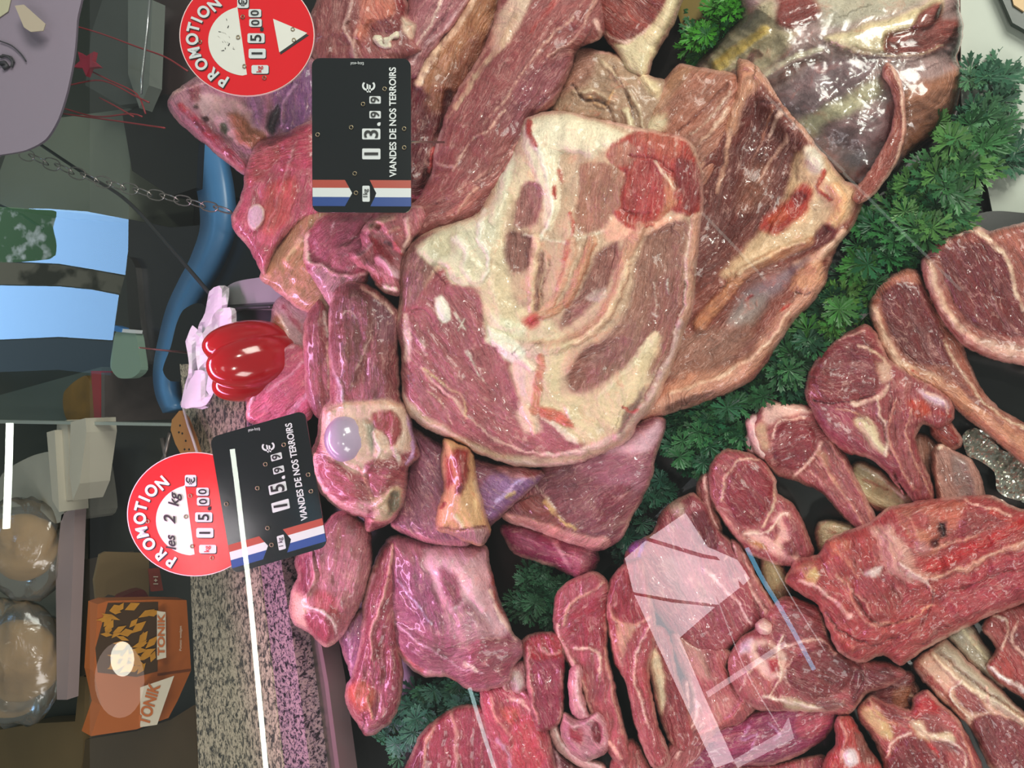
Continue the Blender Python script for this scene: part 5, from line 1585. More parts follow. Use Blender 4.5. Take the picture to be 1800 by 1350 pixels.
def rrect(x0, y0, x1, y1, r, n=5):
    P = []
    for cx, cy, a0 in ((x1 - r, y1 - r, 0), (x0 + r, y1 - r, 90), (x0 + r, y0 + r, 180), (x1 - r, y0 + r, 270)):
        for k in range(n + 1):
            a = math.radians(a0 + 90 * k / n); P.append((cx + r * math.cos(a), cy + r * math.sin(a)))
    return np.array(P)
def price_card(label, o0, ex, ey, depth, euro2, unit):
    o0, ex, ey = np.array(o0, float), np.array(ex, float), np.array(ey, float)
    A = lambda P: o0 + (np.asarray(P, float).reshape(-1, 2) - (548, 103)) @ np.array([ex, ey])
    ang = math.atan2(ey[0], ey[1]); kx = np.hypot(*ex); ky = np.hypot(*ey)
    root = board('price_card', A(rrect(548, 103, 722, 374, 14)), depth, 0.0022, PBLK)
    tag(root, label, 'price sign', 'black price cards with tricolour band')
    dp = depth - 0.0003
    def pl(nm, P, m, lift=0.0): return board(nm, A(P), dp - lift, 0.0003, m, root)
    def tx(nm, s, x, y, sz, m, **kw):
        c = A((x, y))[0]; return text(nm, s, c[0], c[1], sz * kx, dp - 0.0003, m, root, ang=ang + kw.pop('da', 0), sx=ky / kx * kw.pop('sx', 1), **kw)
    for nm, m, y0, y1 in (('red_stripe', FRED, 317, 331), ('white_stripe', PWH, 331, 347), ('blue_stripe', FBLU, 347, 363)):
        g = lambda y: 618 - 0.55 * abs(y - 340); k = lambda y: 661 - 0.5 * abs(y - 341)
        ym = [y0, y1] if not (y0 < 340 < y1) else [y0, 340, y1]
        pl(nm, [(548.5, y0)] + [(g(y), y) for y in ym] + [(548.5, y1)], m)
        pl(nm, [(721.5, y0)] + [(k(y), y) for y in ym] + [(721.5, y1)], m)
    tx('slogan', 'VIANDES DE NOS TERROIRS', 690, 215, 11.5, PWH, bold=0.025, sx=0.93)
    for s, x, y, w, h_, sz in (('1', 652, 271, 32, 19, 24), (euro2, 652, 236, 32, 19, 24), ('9', 659, 202, 20, 13, 15), ('9', 659, 176, 20, 13, 15)):
        pl('number_plate', rrect(x - w / 2, y - h_ / 2, x + w / 2, y + h_ / 2, 2), PWH)
        tx('digit', s, x, y, sz, INK, bold=0.018)
    tx('comma', ',', 668, 219, 24, PWH, bold=0.03); tx('euro_symbol', '\u20ac', 648, 154, 21, PWH, bold=0.012)
    pl('unit_plate', rrect(636, 327, 649, 355, 2), PWH); tx('unit', unit, 642.5, 341, 8, INK, bold=0.01)
    tx('maker_mark', 'Etiq-etal', 628, 112, 5, PWH, da=math.pi / 2, bold=0.0)
    for x, y in ((558, 238), (638, 184), (676, 157), (617, 225), (710, 227), (710, 260), (623, 306), (625, 340)):
        c = A((x, y))[0]; ring('eyelet', c[0], c[1], 3.2, 0.9, dp, BRASS, root)
    return root
c1_ = price_card('upper black price card reading 13,99 with a tricolour band', (548, 102), (1.0, 0.005), (0.004, 1.0), 0.61, '3', '1kg')
c2_ = price_card('lower black price card reading 15,99 beside the granite, tilted', (369, 769), (0.955, -0.275), (0.148, 0.885), 0.715, '5', '1 kg')
# spikes that hold the cards
def spike(a, b, depth, depth2, parent, r=0.0011):
    p = IP([a], depth)[0] + FWD * 0.002; q_ = IP([b], depth2)[0]; return tube_w('spike', [p, q_], r, simple('spike_steel', 'a8a4a0', rough=0.25, metal=0.9), parent)
spike((700, 248), (780, 250), 0.61, 0.70, c1_)
spike((540, 840), (600, 850), 0.718, 0.80, c2_)

def promo(label, dx, dy, sy, depth, hand):
    Y = lambda y: 62 + dy + (y - 62) * sy; X = lambda x: x + dx
    cen = (X(434), Y(62)); circ = lambda r: np.array([(cen[0] + r * 1.11 * math.cos(a), cen[1] + r * sy * math.sin(a)) for a in np.linspace(0, 2 * math.pi, 64, endpoint=False)])
    root = board('promotion_disc', circ(107), depth, 0.002, simple('disc_edge', 'e8c8c8', rough=0.3))
    tag(root, label, 'price sign', 'round red promotion signs')
    board('red_face', circ(105.6), depth - 0.0003, 0.0003, PRED, root)
    dp = depth - 0.0006
    c0 = (X(430), Y(72)); half = [(X(417), Y(11)), (X(434), Y(131))] + [(c0[0] + 2 + 66 * math.cos(math.radians(a)), c0[1] + 61 * sy * math.sin(math.radians(a))) for a in np.linspace(95, 255, 26)]
    board('white_half', half, dp, 0.0003, simple('disc_white', 'd8d6cf', rough=0.4, noise=0.06), root)
    board('triangle_shadow', [(X(484), Y(38)), (X(543), Y(62)), (X(493), Y(96))], dp, 0.0002, INK, root)
    board('white_triangle', [(X(480), Y(33)), (X(540), Y(58)), (X(491), Y(92))], dp - 0.0003, 0.0002, simple('disc_white', 'd8d6cf'), root)
    LT = [('P', 393, 143), ('R', 374, 131), ('O', 354, 113), ('M', 342, 93), ('O', 338, 69), ('T', 340, 49), ('I', 346, 35), ('O', 358, 21), ('N', 377, 8)]
    for ch, x, y in LT:
        vx, vy = x - 436, y - 73; a = math.atan2(-(-vx), 1) if False else 0
        # letter up direction points away from the centre (vx, vy); image left is 'up' for ang=0
        ang = math.atan2(vy, -vx)
        text('letter', ch, X(x) + 1.6, Y(y) + 1.8, 20, dp, INK, root, ang=ang, bold=0.035, sx=0.9)
        text('letter', ch, X(x), Y(y), 20, dp - 0.0004, PWH, root, ang=ang, bold=0.035, sx=0.9)
    for s, x, y, w, h_, sz, m in (('1', 452, 94, 30, 17, 19, INK), ('5', 450, 67, 30, 17, 19, INK), ('0', 449, 40, 22, 14, 14, INK), ('0', 448, 23, 22, 14, 14, INK), ('\u20ac', 427, 4, 20, 20, 15, INK), ('kg', 457, 122, 30, 15, 9, INKR)):
        P = rrect(X(x - w / 2), Y(y) - h_ / 2, X(x + w / 2), Y(y) + h_ / 2, 3)
        board('number_plate', P + (1.5, 1.5), dp, 0.0002, INK, root)
        board('number_plate', P, dp - 0.0003, 0.0002, PWH, root); text('digit', s, X(x), Y(y), sz, dp - 0.0005, m, root, bold=0.015)
    text('comma', ',', X(463), Y(52), 26, dp, INK, root, bold=0.03)
    for x, y in ((352, 74), (419, 66), (430, 117), (427, 30), (465, 137), (515, 52), (517, 71)):
        ring('eyelet', X(x), Y(y), 3.0, 0.9, dp, BRASS, root)
    if hand:
        text('handwriting', 'les', X(392), Y(112), 17, dp - 0.0004, INK, root, bold=0.02, shear=0.3, ang=0.1)
        text('handwriting', '2', X(390), Y(72), 20, dp - 0.0004, INK, root, bold=0.02, shear=0.3)
        text('handwriting', 'kg', X(400), Y(38), 18, dp - 0.0004, INK, root, bold=0.02, shear=0.3)
    else:
        rng = np.random.RandomState(3)
        for k in range(16):
            x, y = 398 + rng.uniform(-16, 14), 62 + rng.uniform(-36, 30); a = rng.uniform(0, 3); l = rng.uniform(2, 7)
            board('ink_smudge', [(X(x), Y(y)), (X(x + l * math.cos(a)), Y(y + l * math.sin(a))), (X(x + l * math.cos(a) + 1.5), Y(y + l * math.sin(a) + 1)), (X(x + 1), Y(y + 1.4))], dp - 0.0002, 0.0001, INK, root)
    return root
p1_ = promo('red PROMOTION disc at the top edge, price 15,00 with white triangle', 0, 0, 1.0, 0.66, False)
p2_ = promo('red PROMOTION disc at the left with handwritten note, partly behind a card', -92, 842, 1.02, 0.745, True)
spike((470, 130), (540, 150), 0.663, 0.80, p1_); spike((420, 960), (470, 965), 0.747, 0.88, p2_)

# ================================================================== behind the counter
ZB = -0.12
o = world_box('back_worktop', (-1.6, 0.36, ZB - 0.04), (1.6, 2.1, ZB), simple('dark_worktop', '343834', rough=0.35, noise=0.12, nscale=4)); tag(o, 'dark grey-green work surface at the far left behind the counter', 'worktop')
o = world_box('wall_far', (-2.4, 2.1, -1.0), (2.4, 2.15, 2.6), simple('tiled_wall', '59625a', rough=0.3)); tag(o, kind='structure')
BL = simple('box_black', '17181a', rough=0.3)
def bg(o, label, cat, group=None): return tag(o, label, cat, group)
bg(slab('storage_box', '0,300 30,215 120,205 232,190 226,385 120,372 0,365', 0.0, 0.118, simple('grey_cabinet', '727a6c', rough=0.4, noise=0.1, nscale=6)), 'pale grey-green box on the work surface left of the chain', 'box')
bg(slab('shelf_board', '180,0 262,0 255,180 210,185 150,150 160,60', 0.04, 0.05, simple('grey_board', '474c48', rough=0.4, noise=0.15, nscale=8)), 'dull grey board behind the red star decoration', 'board')
bg(slab('shelf_board', '225,0 268,0 262,150 245,190 225,130', 0.06, 0.02, simple('pale_board', '6c736d', rough=0.35)), 'pale upright board left of the promotion disc', 'board')
bg(slab('equipment_case', '215,200 290,165 350,235 345,330 300,345 232,300', 0.03, 0.148, BL), 'black equipment case behind the chain', 'case')
bg(slab('equipment_case', '226,385 300,400 420,390 470,420 480,490 400,500 385,540 300,600 270,650 236,620 222,470', 0.0, 0.118, simple('case_dark', '1d1f24', rough=0.25)), 'dark machine body under the blue cable band', 'machine')
bg(slab('machine_cover', '268,0 330,0 345,140 330,160 280,170 262,120', 0.02, 0.138, simple('brown_dark', '3a2c2c', rough=0.3, noise=0.3, nscale=14)), 'brownish dark cover behind the upper promotion disc', 'cover')
# blue band
def band(name, path, w, z, th, mat):
    S = smooth_open(pts(path), 8); L_ = []; R_ = []
    for i in range(len(S)):
        t = S[min(i + 1, len(S) - 1)] - S[max(i - 1, 0)]; t /= np.hypot(*t) + 1e-9; n = np.array([-t[1], t[0]])
        ww = (w[0] + (w[1] - w[0]) * i / (len(S) - 1)) / 2; L_.append(S[i] + n * ww); R_.append(S[i] - n * ww)
    n = len(S); T = on_z(np.array(L_ + R_), z); V = np.vstack([T, T - (0, 0, th)])
    F = [(i, i + 1, n + i + 1, n + i) for i in range(n - 1)] + [(2 * n + i + 1, 2 * n + i, 3 * n + i, 3 * n + i + 1) for i in range(n - 1)]
    F += [(i + 1, i, 2 * n + i, 2 * n + i + 1) for i in range(n - 1)] + [(n + i, n + i + 1, 3 * n + i + 1, 3 * n + i) for i in range(n - 1)]
    F += [(0, n, 3 * n, 2 * n), (2 * n - 1, n - 1, 3 * n - 1, 4 * n - 1)]
    return mesh_obj(name, V, F, mat, None, True)
bg(band('blue_hose', '325,225 352,270 368,330 372,400 352,460 330,500 308,545 292,600 282,650 284,690 296,722', (52, 22), 0.02, 0.02, simple('blue_plastic', '4478a8', rough=0.35, noise=0.15, nscale=12)), 'blue curved plastic band behind the white receipts', 'band')
bg(slab('black_tray', '322,545 345,533 362,540 366,580 352,620 330,665 300,670 286,650 300,610 310,570', 0.035, 0.015, BL, sm=6), 'black rounded tray with a highlight left of the receipts', 'tray')
bg(slab('knife_handle', '222,455 238,470 246,560 258,640 280,650 262,662 240,655 226,560', 0.01, 0.03, simple('handle_black', '1c1a19', rough=0.3), sm=8), 'long black handle standing left of the spike', 'handle')
pd = slab('scraper', '205,582 236,582 244,620 247,650 232,664 208,664 194,645 198,610', 0.03, 0.012, simple('pale_green_plastic', '7d9686', rough=0.35), sm=6); bg(pd, 'pale grey-green plastic scraper with rounded end', 'scraper')
slab('scraper_edge', '206,577 238,580 237,586 204,583', 0.034, 0.012, PWH, pd); slab('blue_tip', '202,572 214,576 212,584 200,582', 0.036, 0.012, simple('blue_tip', '2b6fae', rough=0.3), pd)
bg(slab('storage_box', '-20,700 178,645 190,742 -20,742', -0.02, 0.09, simple('grey_panel', '4f5a55', rough=0.3)), 'grey-green low box under the window reflection', 'box')
bg(slab('condiment_bottle', '112,690 150,660 165,690 165,738 118,738', 0.0, 0.1, simple('mustard', '7a5a22', rough=0.4, noise=0.5, nscale=25), sm=6), 'dim yellow-brown bottle beside a red post', 'bottle')
bg(slab('red_post', '160,652 176,652 176,742 166,742', 0.02, 0.13, simple('red_dark', '8a2028', rough=0.4)), 'dark red narrow post next to the yellow-brown bottle', 'post')
bg(slab('steel_post', '178,655 184,655 184,742 178,742', 0.02, 0.13, STEEL), 'thin grey steel post by the red post', 'post')
bg(slab('worktop_edge', '-20,738 300,744 300,749 -20,744', 0.04, 0.02, simple('edge_grey', '9aa39c', rough=0.3)), 'thin pale straight edge dividing the work area', 'edge strip')
# cream boards
CR = simple('cream_card', 'b9b3a3', rough=0.6, noise=0.1, nscale=12)
bx = ('cream box leaning at the left, tallest one', 'thin cream board in the middle of the leaning three', 'short cream board at the bottom of the leaning three')
for i, p in enumerate(('100,745 118,738 121,790 118,880 108,870 98,800', '82,760 96,756 102,860 104,900 92,880', '124,742 150,735 152,760 140,850 128,880 122,830')):
    bg(slab('card_board', p, 0.03 + 0.012 * i, 0.05, CR), bx[i], 'board', 'cream boards leaning together')
bg(slab('paper_sack', '20,820 60,800 95,795 104,830 112,905 96,920 60,890 0,890 0,840', 0.0, 0.1, simple('paper_grey', 'a4a295', rough=0.6, noise=0.15, nscale=18), sm=8), 'crumpled off-white paper sack above the bread bags', 'sack')
sf = slab('bread_shelf', '108,905 132,890 128,1000 118,1230 100,1230 98,1000', 0.0, 0.02, simple('shelf_edge', 'a08c8c', rough=0.4)); bg(sf, 'pinkish white shelf edge beside the bagged bread', 'shelf')
bg(slab('bread_crate', '-40,900 112,910 106,1225 -40,1235', -0.06, 0.05, simple('crate', '7d7a6c', rough=0.6)), 'grey crate under the bagged bread loaves', 'crate')
# bagged loaves
def blob(name, px, py, rx, ry, z, mat, hz=0.5, parent=None, lump=0.05, seed=0, seg=40):
    c = on_z([(px, py)], z)[0]; d = np.linalg.norm(c - CAM); k = d / FPX; V = []; F = []; n = seg; m_ = seg // 2
    ax = -(UPV) ; gx = ax - np.array((0, 0, ax[2])) ; gx /= np.linalg.norm(gx)
    for j in range(m_ + 1):
        th = math.pi * j / m_
        for i in range(n):
            ph = 2 * math.pi * i / n; v = np.array((math.sin(th) * math.cos(ph), math.sin(th) * math.sin(ph), math.cos(th)))
            f = 1 + lump * 4 * float(fbm(np.array([v[0] * 2.2 + seed]), np.array([v[1] * 2.2 + v[2] * 1.7]), 7)[0])
            V.append(c + f * (v[0] * rx * k * (-UPV) + v[1] * ry * k * RGT - v[2] * hz * (rx + ry) * 0.5 * k * FWD))
    for j in range(m_):
        for i in range(n): F.append((j * n + i, (j + 1) * n + i, (j + 1) * n + (i + 1) % n, j * n + (i + 1) % n))
    o = mesh_obj(name, V, F, mat, None, True)
    if parent is not None: o.parent = parent
    return o
BREAD = simple('bread_crust', 'a8824e', rough=0.6, noise=0.25, nscale=22, bump=0.002)
for i, (x, y, rx, ry, lb) in enumerate(((42, 965, 62, 76, 'plastic bag holding a round tan loaf, upper one by the left edge'), (38, 1165, 64, 92, 'plastic bag holding tan loaves, lower one by the left edge'))):
    b_ = blob('bread_bag', x, y, rx, ry, 0.03, film_material('bag_film', 0.12), 0.45, lump=0.12, seed=i * 3); bg(b_, lb, 'bread bag', 'bagged bread')
    blob('bread_loaf', x - 2, y - 4, rx * 0.86, ry * 0.62, 0.028, BREAD, 0.4, b_, seed=i + 9)
    if i: blob('bread_loaf', x - 20, y + 62, rx * 0.6, ry * 0.3, 0.02, BREAD, 0.4, b_, seed=i + 19)
# chip box
CB = simple('cardboard', '6f5a38', rough=0.7, noise=0.12, nscale=10); OR = simple('box_orange', 'b8622a', rough=0.4, noise=0.08, nscale=14); PH = simple('photo_dark', '4a3420', rough=0.35)
YB = 0.72
tb = upright('chip_carton', '172,1062 190,1056 284,1054 328,1055 336,1178 312,1232 296,1262 240,1282 160,1294 178,1240 165,1180', YB, 0.03, OR)
bg(tb, 'orange carton of potato wedges lettered TONIK behind the counter', 'carton')
upright('photo_panel', '190,1060 278,1058 277,1180 240,1190 172,1182 168,1140', YB - 0.001, 0.001, PH, tb)
upright('panel_edge', '277,1184 336,1176 336,1180 277,1188', YB - 0.001, 0.001, simple('edge_brown', '7a3c18'), tb)
rng = np.random.RandomState(5); VV = []; FF = []
for k in range(46):
    x, y = rng.uniform(182, 270), rng.uniform(1066, 1176); a = rng.uniform(-1.3, 0.4); l = rng.uniform(9, 18); w = rng.uniform(4, 7.5)
    if x < 200 and y > 1130: continue
    P = on_y([(x - l * math.cos(a), y - l * math.sin(a)), (x + w * math.sin(a), y - w * math.cos(a)), (x + l * math.cos(a), y + l * math.sin(a)), (x - w * math.sin(a), y + w * math.cos(a))], YB - 0.0015 - 0.0002 * k * 0.3)
    b0 = len(VV); VV += list(P); FF.append((b0, b0 + 1, b0 + 2, b0 + 3))
oo = mesh_obj('printed_wedges', VV, FF, simple('wedge_print', 'c98a2c', rough=0.4, noise=0.3, nscale=60)); oo.parent = tb; oo['kind'] = 'stuff'
def depth_ref(cx, cy): return float((on_y([(cx, cy)], YB)[0] - CAM) @ FWD) - 0.012
def btext(s, cx, cy, size, mat, ang, sx=1.0, bold=0.03):
    return text('lettering', s, cx, cy, size, depth_ref(cx, cy) - 0.0012, mat, tb, ang=ang, sx=sx, bold=bold)
BW = simple('box_white', 'cfc4b0', rough=0.5)
def lbl(P, m, cx, cy): return board('brand_panel', P, depth_ref(cx, cy), 0.0006, m, tb)
lbl([(276, 1074), (291, 1076), (292, 1156), (276, 1160)], BW, 283.5, 1116); btext('TONIK', 283.5, 1116, 12, OR, 0.0, 1.35)
lbl([(222, 1282), (242, 1210), (306, 1188), (276, 1274)], BW, 262, 1239); btext('TONIK', 262, 1238, 20, OR, -0.28, 0.82, 0.03)
btext('Potato wedges', 318, 1122, 4, BW, 0, 1.3, 0.0)
bg(upright('cardboard_flap', '176,975 186,970 262,972 262,1050 215,1050 190,1045 170,1060 166,1020', 0.80, 0.006, CB), 'bent brown cardboard flap above the orange carton', 'cardboard')
lb_ = upright('red_label', '262,1000 280,998 287,1038 266,1040', 0.79, 0.004, simple('label_red', '8c3a30', rough=0.5)); bg(lb_, 'small red label with white print below the promotion disc', 'label')
text('print', '1+1', 274, 1020, 8, float((on_y([(274, 1020)], 0.785)[0] - CAM) @ FWD), BW, lb_, bold=0.02)
bg(upright('fruit_punnet', '215,1048 250,1036 262,1050 262,1056 216,1056', 0.78, 0.02, simple('dark_red_thing', '5a1a1c', rough=0.3, noise=0.4, nscale=50), sm=5), 'dark red tray edge just above the orange carton', 'tray')
bg(slab('cardboard_box', '-40,1290 60,1272 132,1268 140,1185 150,1190 145,1340 130,1400 -40,1400', -0.07, 0.045, CB), 'brown cardboard box at the bottom left corner', 'box', 'cardboard boxes')
bg(slab('cardboard_box', '150,1300 240,1285 300,1265 340,1240 350,1400 140,1400', -0.05, 0.065, simple('cardboard_dark', '4c3a20', rough=0.7, noise=0.15, nscale=10)), 'dark brown cardboard box under the orange carton', 'box', 'cardboard boxes')
bg(slab('brown_board', '140,985 170,980 180,1060 160,1180 140,1190', -0.04, 0.07, simple('brown_panel', '40352a', rough=0.5)), 'dark brown panel left of the cardboard flap', 'panel')
# wooden tag, cord, cutlery
wt = slab('wooden_tag', '302,738 315,722 325,735 338,768 348,800 322,806 308,780 300,756', 0.15, 0.006, simple('tag_wood', 'b47a40', rough=0.5, noise=0.12, nscale=20)); bg(wt, 'orange-brown tag with small holes above the granite', 'tag')
for i, (x, y) in enumerate(((316, 748), (320, 762), (326, 775), (324, 790), (332, 790), (314, 760))): slab('hole', '%g,%g %g,%g %g,%g %g,%g' % (x - 1.5, y, x, y - 2, x + 1.5, y, x, y + 2), 0.1506, 0.001, INK, wt)
bg(tube_w('thin_string', on_z(pts('322,716 330,745 340,775 348,800'), 0.155), 0.0016, WP), 'thin white cord along the orange-brown tag', 'cord')
for lb, p in (('dull steel spoon left of the orange-brown tag', '300,760 290,800 262,850'), ('thin steel fork handle left of the tag', '286,770 292,810 280,850')):
    bg(tube_w('cutlery_handle', on_z(pts(p), 0.02), 0.004, STEEL, taper=0.5), lb, 'cutlery')
# receipts on a spike
PAPER = simple('receipt_paper', 'd6d2da', rough=0.7)
def sheet(label, p, z, amp, seed):
    P = smooth_closed(pts(p), 9); P = P + 1.0 * np.stack([fbm(P[:, 0] / 12, P[:, 1] / 12, seed), fbm(P[:, 0] / 12, P[:, 1] / 12, seed + 4)], 1)
    x0, y0 = P.min(0); x1, y1 = P.max(0); G = np.array([(x, y) for x in np.arange(x0, x1, 7.0) for y in np.arange(y0, y1, 7.0)]); G = G[poly_sd(G, P) > 3.5]
    n = len(P); r = delaunay_2d_cdt([Vector(map(float, v)) for v in np.vstack([P, G])], [(i, (i + 1) % n) for i in range(n)], [], 1, 0.01)
    V = np.array([(v.x, v.y) for v in r[0]]); zz = z + amp * 3 * fbm(V[:, 0] / 30, V[:, 1] / 60, seed) + amp * np.abs(np.sin(V[:, 0] / 14 + V[:, 1] / 50 + seed))
    d = rays(V); t = (zz - CAM[2]) / d[:, 2]; T = CAM[None] + d * t[:, None]; nv = len(V)
    o = mesh_obj('receipt', np.vstack([T, T - (0, 0, 0.0006)]), [tuple(reversed(f)) for f in r[2]] + [tuple(i + nv for i in f) for f in r[2]], PAPER)
    tag(o, label, 'receipt', 'white receipts on the spike'); return o
sheet('white receipt, uppermost, reaching the grey scale', '368,512 385,502 402,506 398,545 392,580 372,600 352,600 348,575 360,550', 0.150, 0.012, 1)
sheet('white receipt with faint print in the middle of the pile', '382,545 412,542 414,575 400,590 376,640 380,690 372,700 350,660 344,610 360,580', 0.165, 0.010, 2)
rs = sheet('white receipt, largest, pierced by the spike', '338,572 348,580 372,600 378,640 382,668 366,716 344,718 316,712 326,690 332,640 326,600 330,590', 0.158, 0.012, 3)
sheet('white receipt folded at the bottom of the pile', '330,660 350,650 374,660 380,680 362,712 340,716 318,716', 0.172, 0.008, 4)
bg(tube_w('receipt_spike', [on_z([(341, 621)], 0.150)[0], on_z([(290, 616)], 0.20)[0], on_z([(245, 611)], 0.245)[0]], 0.0016, simple('copper_spike', '7a5450', rough=0.3, metal=0.6), taper=0.45), 'thin pointed metal receipt spike', 'spike')
# scale
sc_ = slab('weighing_scale', '392,512 410,497 440,490 500,486 500,540 400,543 385,548', 0.145, 0.03, simple('scale_grey', '8f9090', rough=0.35), sm=6); bg(sc_, 'grey plastic weighing scale left of the skin flap', 'scale')
slab('scale_base', '384,548 400,541 500,538 500,600 400,600 388,585', 0.125, 0.03, simple('scale_dark', '4f4850', rough=0.4), sc_)
slab('scale_rim', '396,536 500,530 500,534 398,541', 0.1465, 0.003, simple('rim_dark', '3a3a3c', rough=0.4), sc_)
# bell pepper
def pepper():
    c = on_z([(446, 632)], 0.175)[0]; d = np.linalg.norm(c - CAM); k = d / FPX; n, m_ = 96, 48; V = []; F = []
    A = UPV * 0.93 - RGT * 0.22; A /= np.linalg.norm(A)                      # axis: blossom end to the left of the picture
    A = A - 0.35 * FWD; A /= np.linalg.norm(A)
    B = np.cross(A, FWD); B /= np.linalg.norm(B); Cx = np.cross(A, B)
    for j in range(m_ + 1):
        th = math.pi * j / m_; u = math.cos(th); r = math.sin(th) ** 0.75
        for i in range(n):
            ph = 2 * math.pi * i / n; lobe = abs(math.cos(2 * ph + 0.35)); gr_ = (1 - lobe) ** 1.7
            rr = r * (1 - 0.20 * gr_ * (0.6 + 0.4 * max(u, 0))); endz = u + (0.10 * lobe * max(u, 0)) - (0.30 * math.exp(-(r / 0.42) ** 2) + 0.16 * gr_ * r) * max(u, 0) ** 0.5
            V.append(c + k * (A * endz * 78 + (B * math.cos(ph) + Cx * math.sin(ph)) * rr * 66 * (1.0 + 0.10 * u)))
    for j in range(m_):
        for i in range(n): F.append((j * n + i, (j + 1) * n + i, (j + 1) * n + (i + 1) % n, j * n + (i + 1) % n))
    o = mesh_obj('bell_pepper', V, F, simple('pepper_red', '9c0814', rough=0.14, spec=0.5, noise=0.12, nscale=9, coat=0.5), None, True)
    s = tube_w('stem', [c - k * A * 62, c - k * A * 84, c - k * (A * 96 + B * 8)], 0.006, simple('pepper_stem', '4c6a28', rough=0.5), o)
    return o
bg(pepper(), 'glossy red bell pepper on the counter beside the receipts', 'pepper')
# chain
def chain():
    S = smooth_open(pts('34,268 80,285 130,303 180,320 210,327 260,340 320,352 380,366 425,376'), 3); d = np.hypot(*(S[1:] - S[:-1]).T); cum = np.concatenate([[0], np.cumsum(d)])
    V = []; F = []; L_ = 24.0; k = 0; z = 0.16
    while (k + 1) * L_ < cum[-1]:
        def P(s): return np.array([np.interp(s, cum, S[:, 0]), np.interp(s, cum, S[:, 1])])
        a, b = on_z([P(k * L_ - 3), P(k * L_ + L_ + 3)], z); t = b - a; ln = np.linalg.norm(t); t /= ln
        s = np.cross(t, FWD); s /= np.linalg.norm(s); u = np.cross(t, s)
        if k % 2: s = 0.35 * s + 0.94 * u
        s /= np.linalg.norm(s); nn = np.cross(t, s); c = (a + b) / 2; n, m_ = 18, 6; b0 = len(V); w = ln * 0.16; r = 0.0009
        for i in range(n):
            an = 2 * math.pi * i / n; ca, sa = math.cos(an), math.sin(an); cx = ln / 2 * abs(ca) ** 0.8 * np.sign(ca); cy = w * abs(sa) ** 0.8 * np.sign(sa)
            o_ = t * ca + s * sa
            for j in range(m_):
                bb = 2 * math.pi * j / m_; V.append(c + t * cx + s * cy + r * (math.cos(bb) * o_ + math.sin(bb) * nn))
        for i in range(n):
            for j in range(m_): F.append((b0 + i * m_ + j, b0 + i * m_ + (j + 1) % m_, b0 + ((i + 1) % n) * m_ + (j + 1) % m_, b0 + ((i + 1) % n) * m_ + j))
        k += 1
    return mesh_obj('hanging_chain', V, F, simple('chain_steel', 'b0a8a4', rough=0.25, metal=0.8), None, True)
bg(chain(), 'thin steel link chain strung across the left side', 'chain')
bg(tube_w('black_cable', on_z(smooth_open(pts('62,248 140,300 222,352 300,436 372,520 388,541 480,539')), 0.15), 0.0024, simple('cable', '2b2c2e', rough=0.4)), 'dark cable crossing the chain down to the scale', 'cable')
bg(tube_w('black_cable', on_z(pts('-20,352 40,378 75,402'), 0.12), 0.002, simple('cable', '2b2c2e')), 'short dark cable end at the left edge above the window reflection', 'cable')
bg(tube_w('wire_hanger', on_z(pts('264,-10 258,60 250,130 248,165'), 0.16), 0.0016, simple('wire_bright', 'b8bcbc', rough=0.2, metal=0.8)), 'thin bright vertical wire left of the promotion disc', 'wire')
# red decoration
def star():
    c0 = np.array((151, 110)); P = [(c0[0] + (24 if i % 2 == 0 else 11) * math.cos(i * math.pi / 5 + 0.3), c0[1] + (24 if i % 2 == 0 else 11) * math.sin(i * math.pi / 5 + 0.3)) for i in range(10)]
    o = prism('star_decoration', on_z(P, 0.12), (0, 0, -0.006), simple('star_red', '96243a', rough=0.6, noise=0.3, nscale=40)); return o
so = star(); bg(so, 'small red star decoration on red twigs', 'decoration')
for p in ('150,120 190,140 240,165 256,200', '120,150 180,142 240,170 262,180', '110,190 170,205 230,200 250,205', '112,200 200,212 290,225', '130,45 180,60 240,82 290,100 330,125', '175,172 200,185 235,205'):
    tube_w('red_twig', on_z(smooth_open(pts(p), 10), 0.11), 0.0012, simple('twig_red', '8c2a30', rough=0.5), so, seg=5)
# lilac sign
lp = np.array(pts('-30,-40 136,-40 135,40 130,100 118,160 102,210 80,245 45,264 0,272 -30,272')); lp = smooth_closed(lp, 8)
ls_ = board('rounded_sign', lp, 0.92, 0.004, simple('lilac_card', '8d8190', rough=0.4, noise=0.05, nscale=5)); bg(ls_, 'large lilac-grey rounded sign in the top left corner with a drawn eye', 'sign')
board('cream_corner', [(-30, -40), (28, -40), (14, 20), (-30, 50)], 0.918, 0.001, simple('cream_pale', 'b8b498'), ls_)
for p, w in (('0,72 20,80 38,96 46,108', 0.0009), ('0,100 10,98 22,108 20,118', 0.0016), ('0,112 8,110 14,116 6,120', 0.003), ('4,96 20,100 26,110', 0.0008)):
    S = smooth_open(pts(p), 5); tube_w('drawn_line', IP(S, 0.917), w, simple('line_grey', '3c3a40', rough=0.6), ls_, seg=5)
tg = board('price_tag', pts('26,10 42,8 60,24 80,42 76,54 54,56 42,48 32,24'), 0.90, 0.001, simple('tag_cream', 'b5a794', rough=0.6, noise=0.1)); bg(tg, 'small crumpled cream tag hanging on the lilac sign', 'tag')

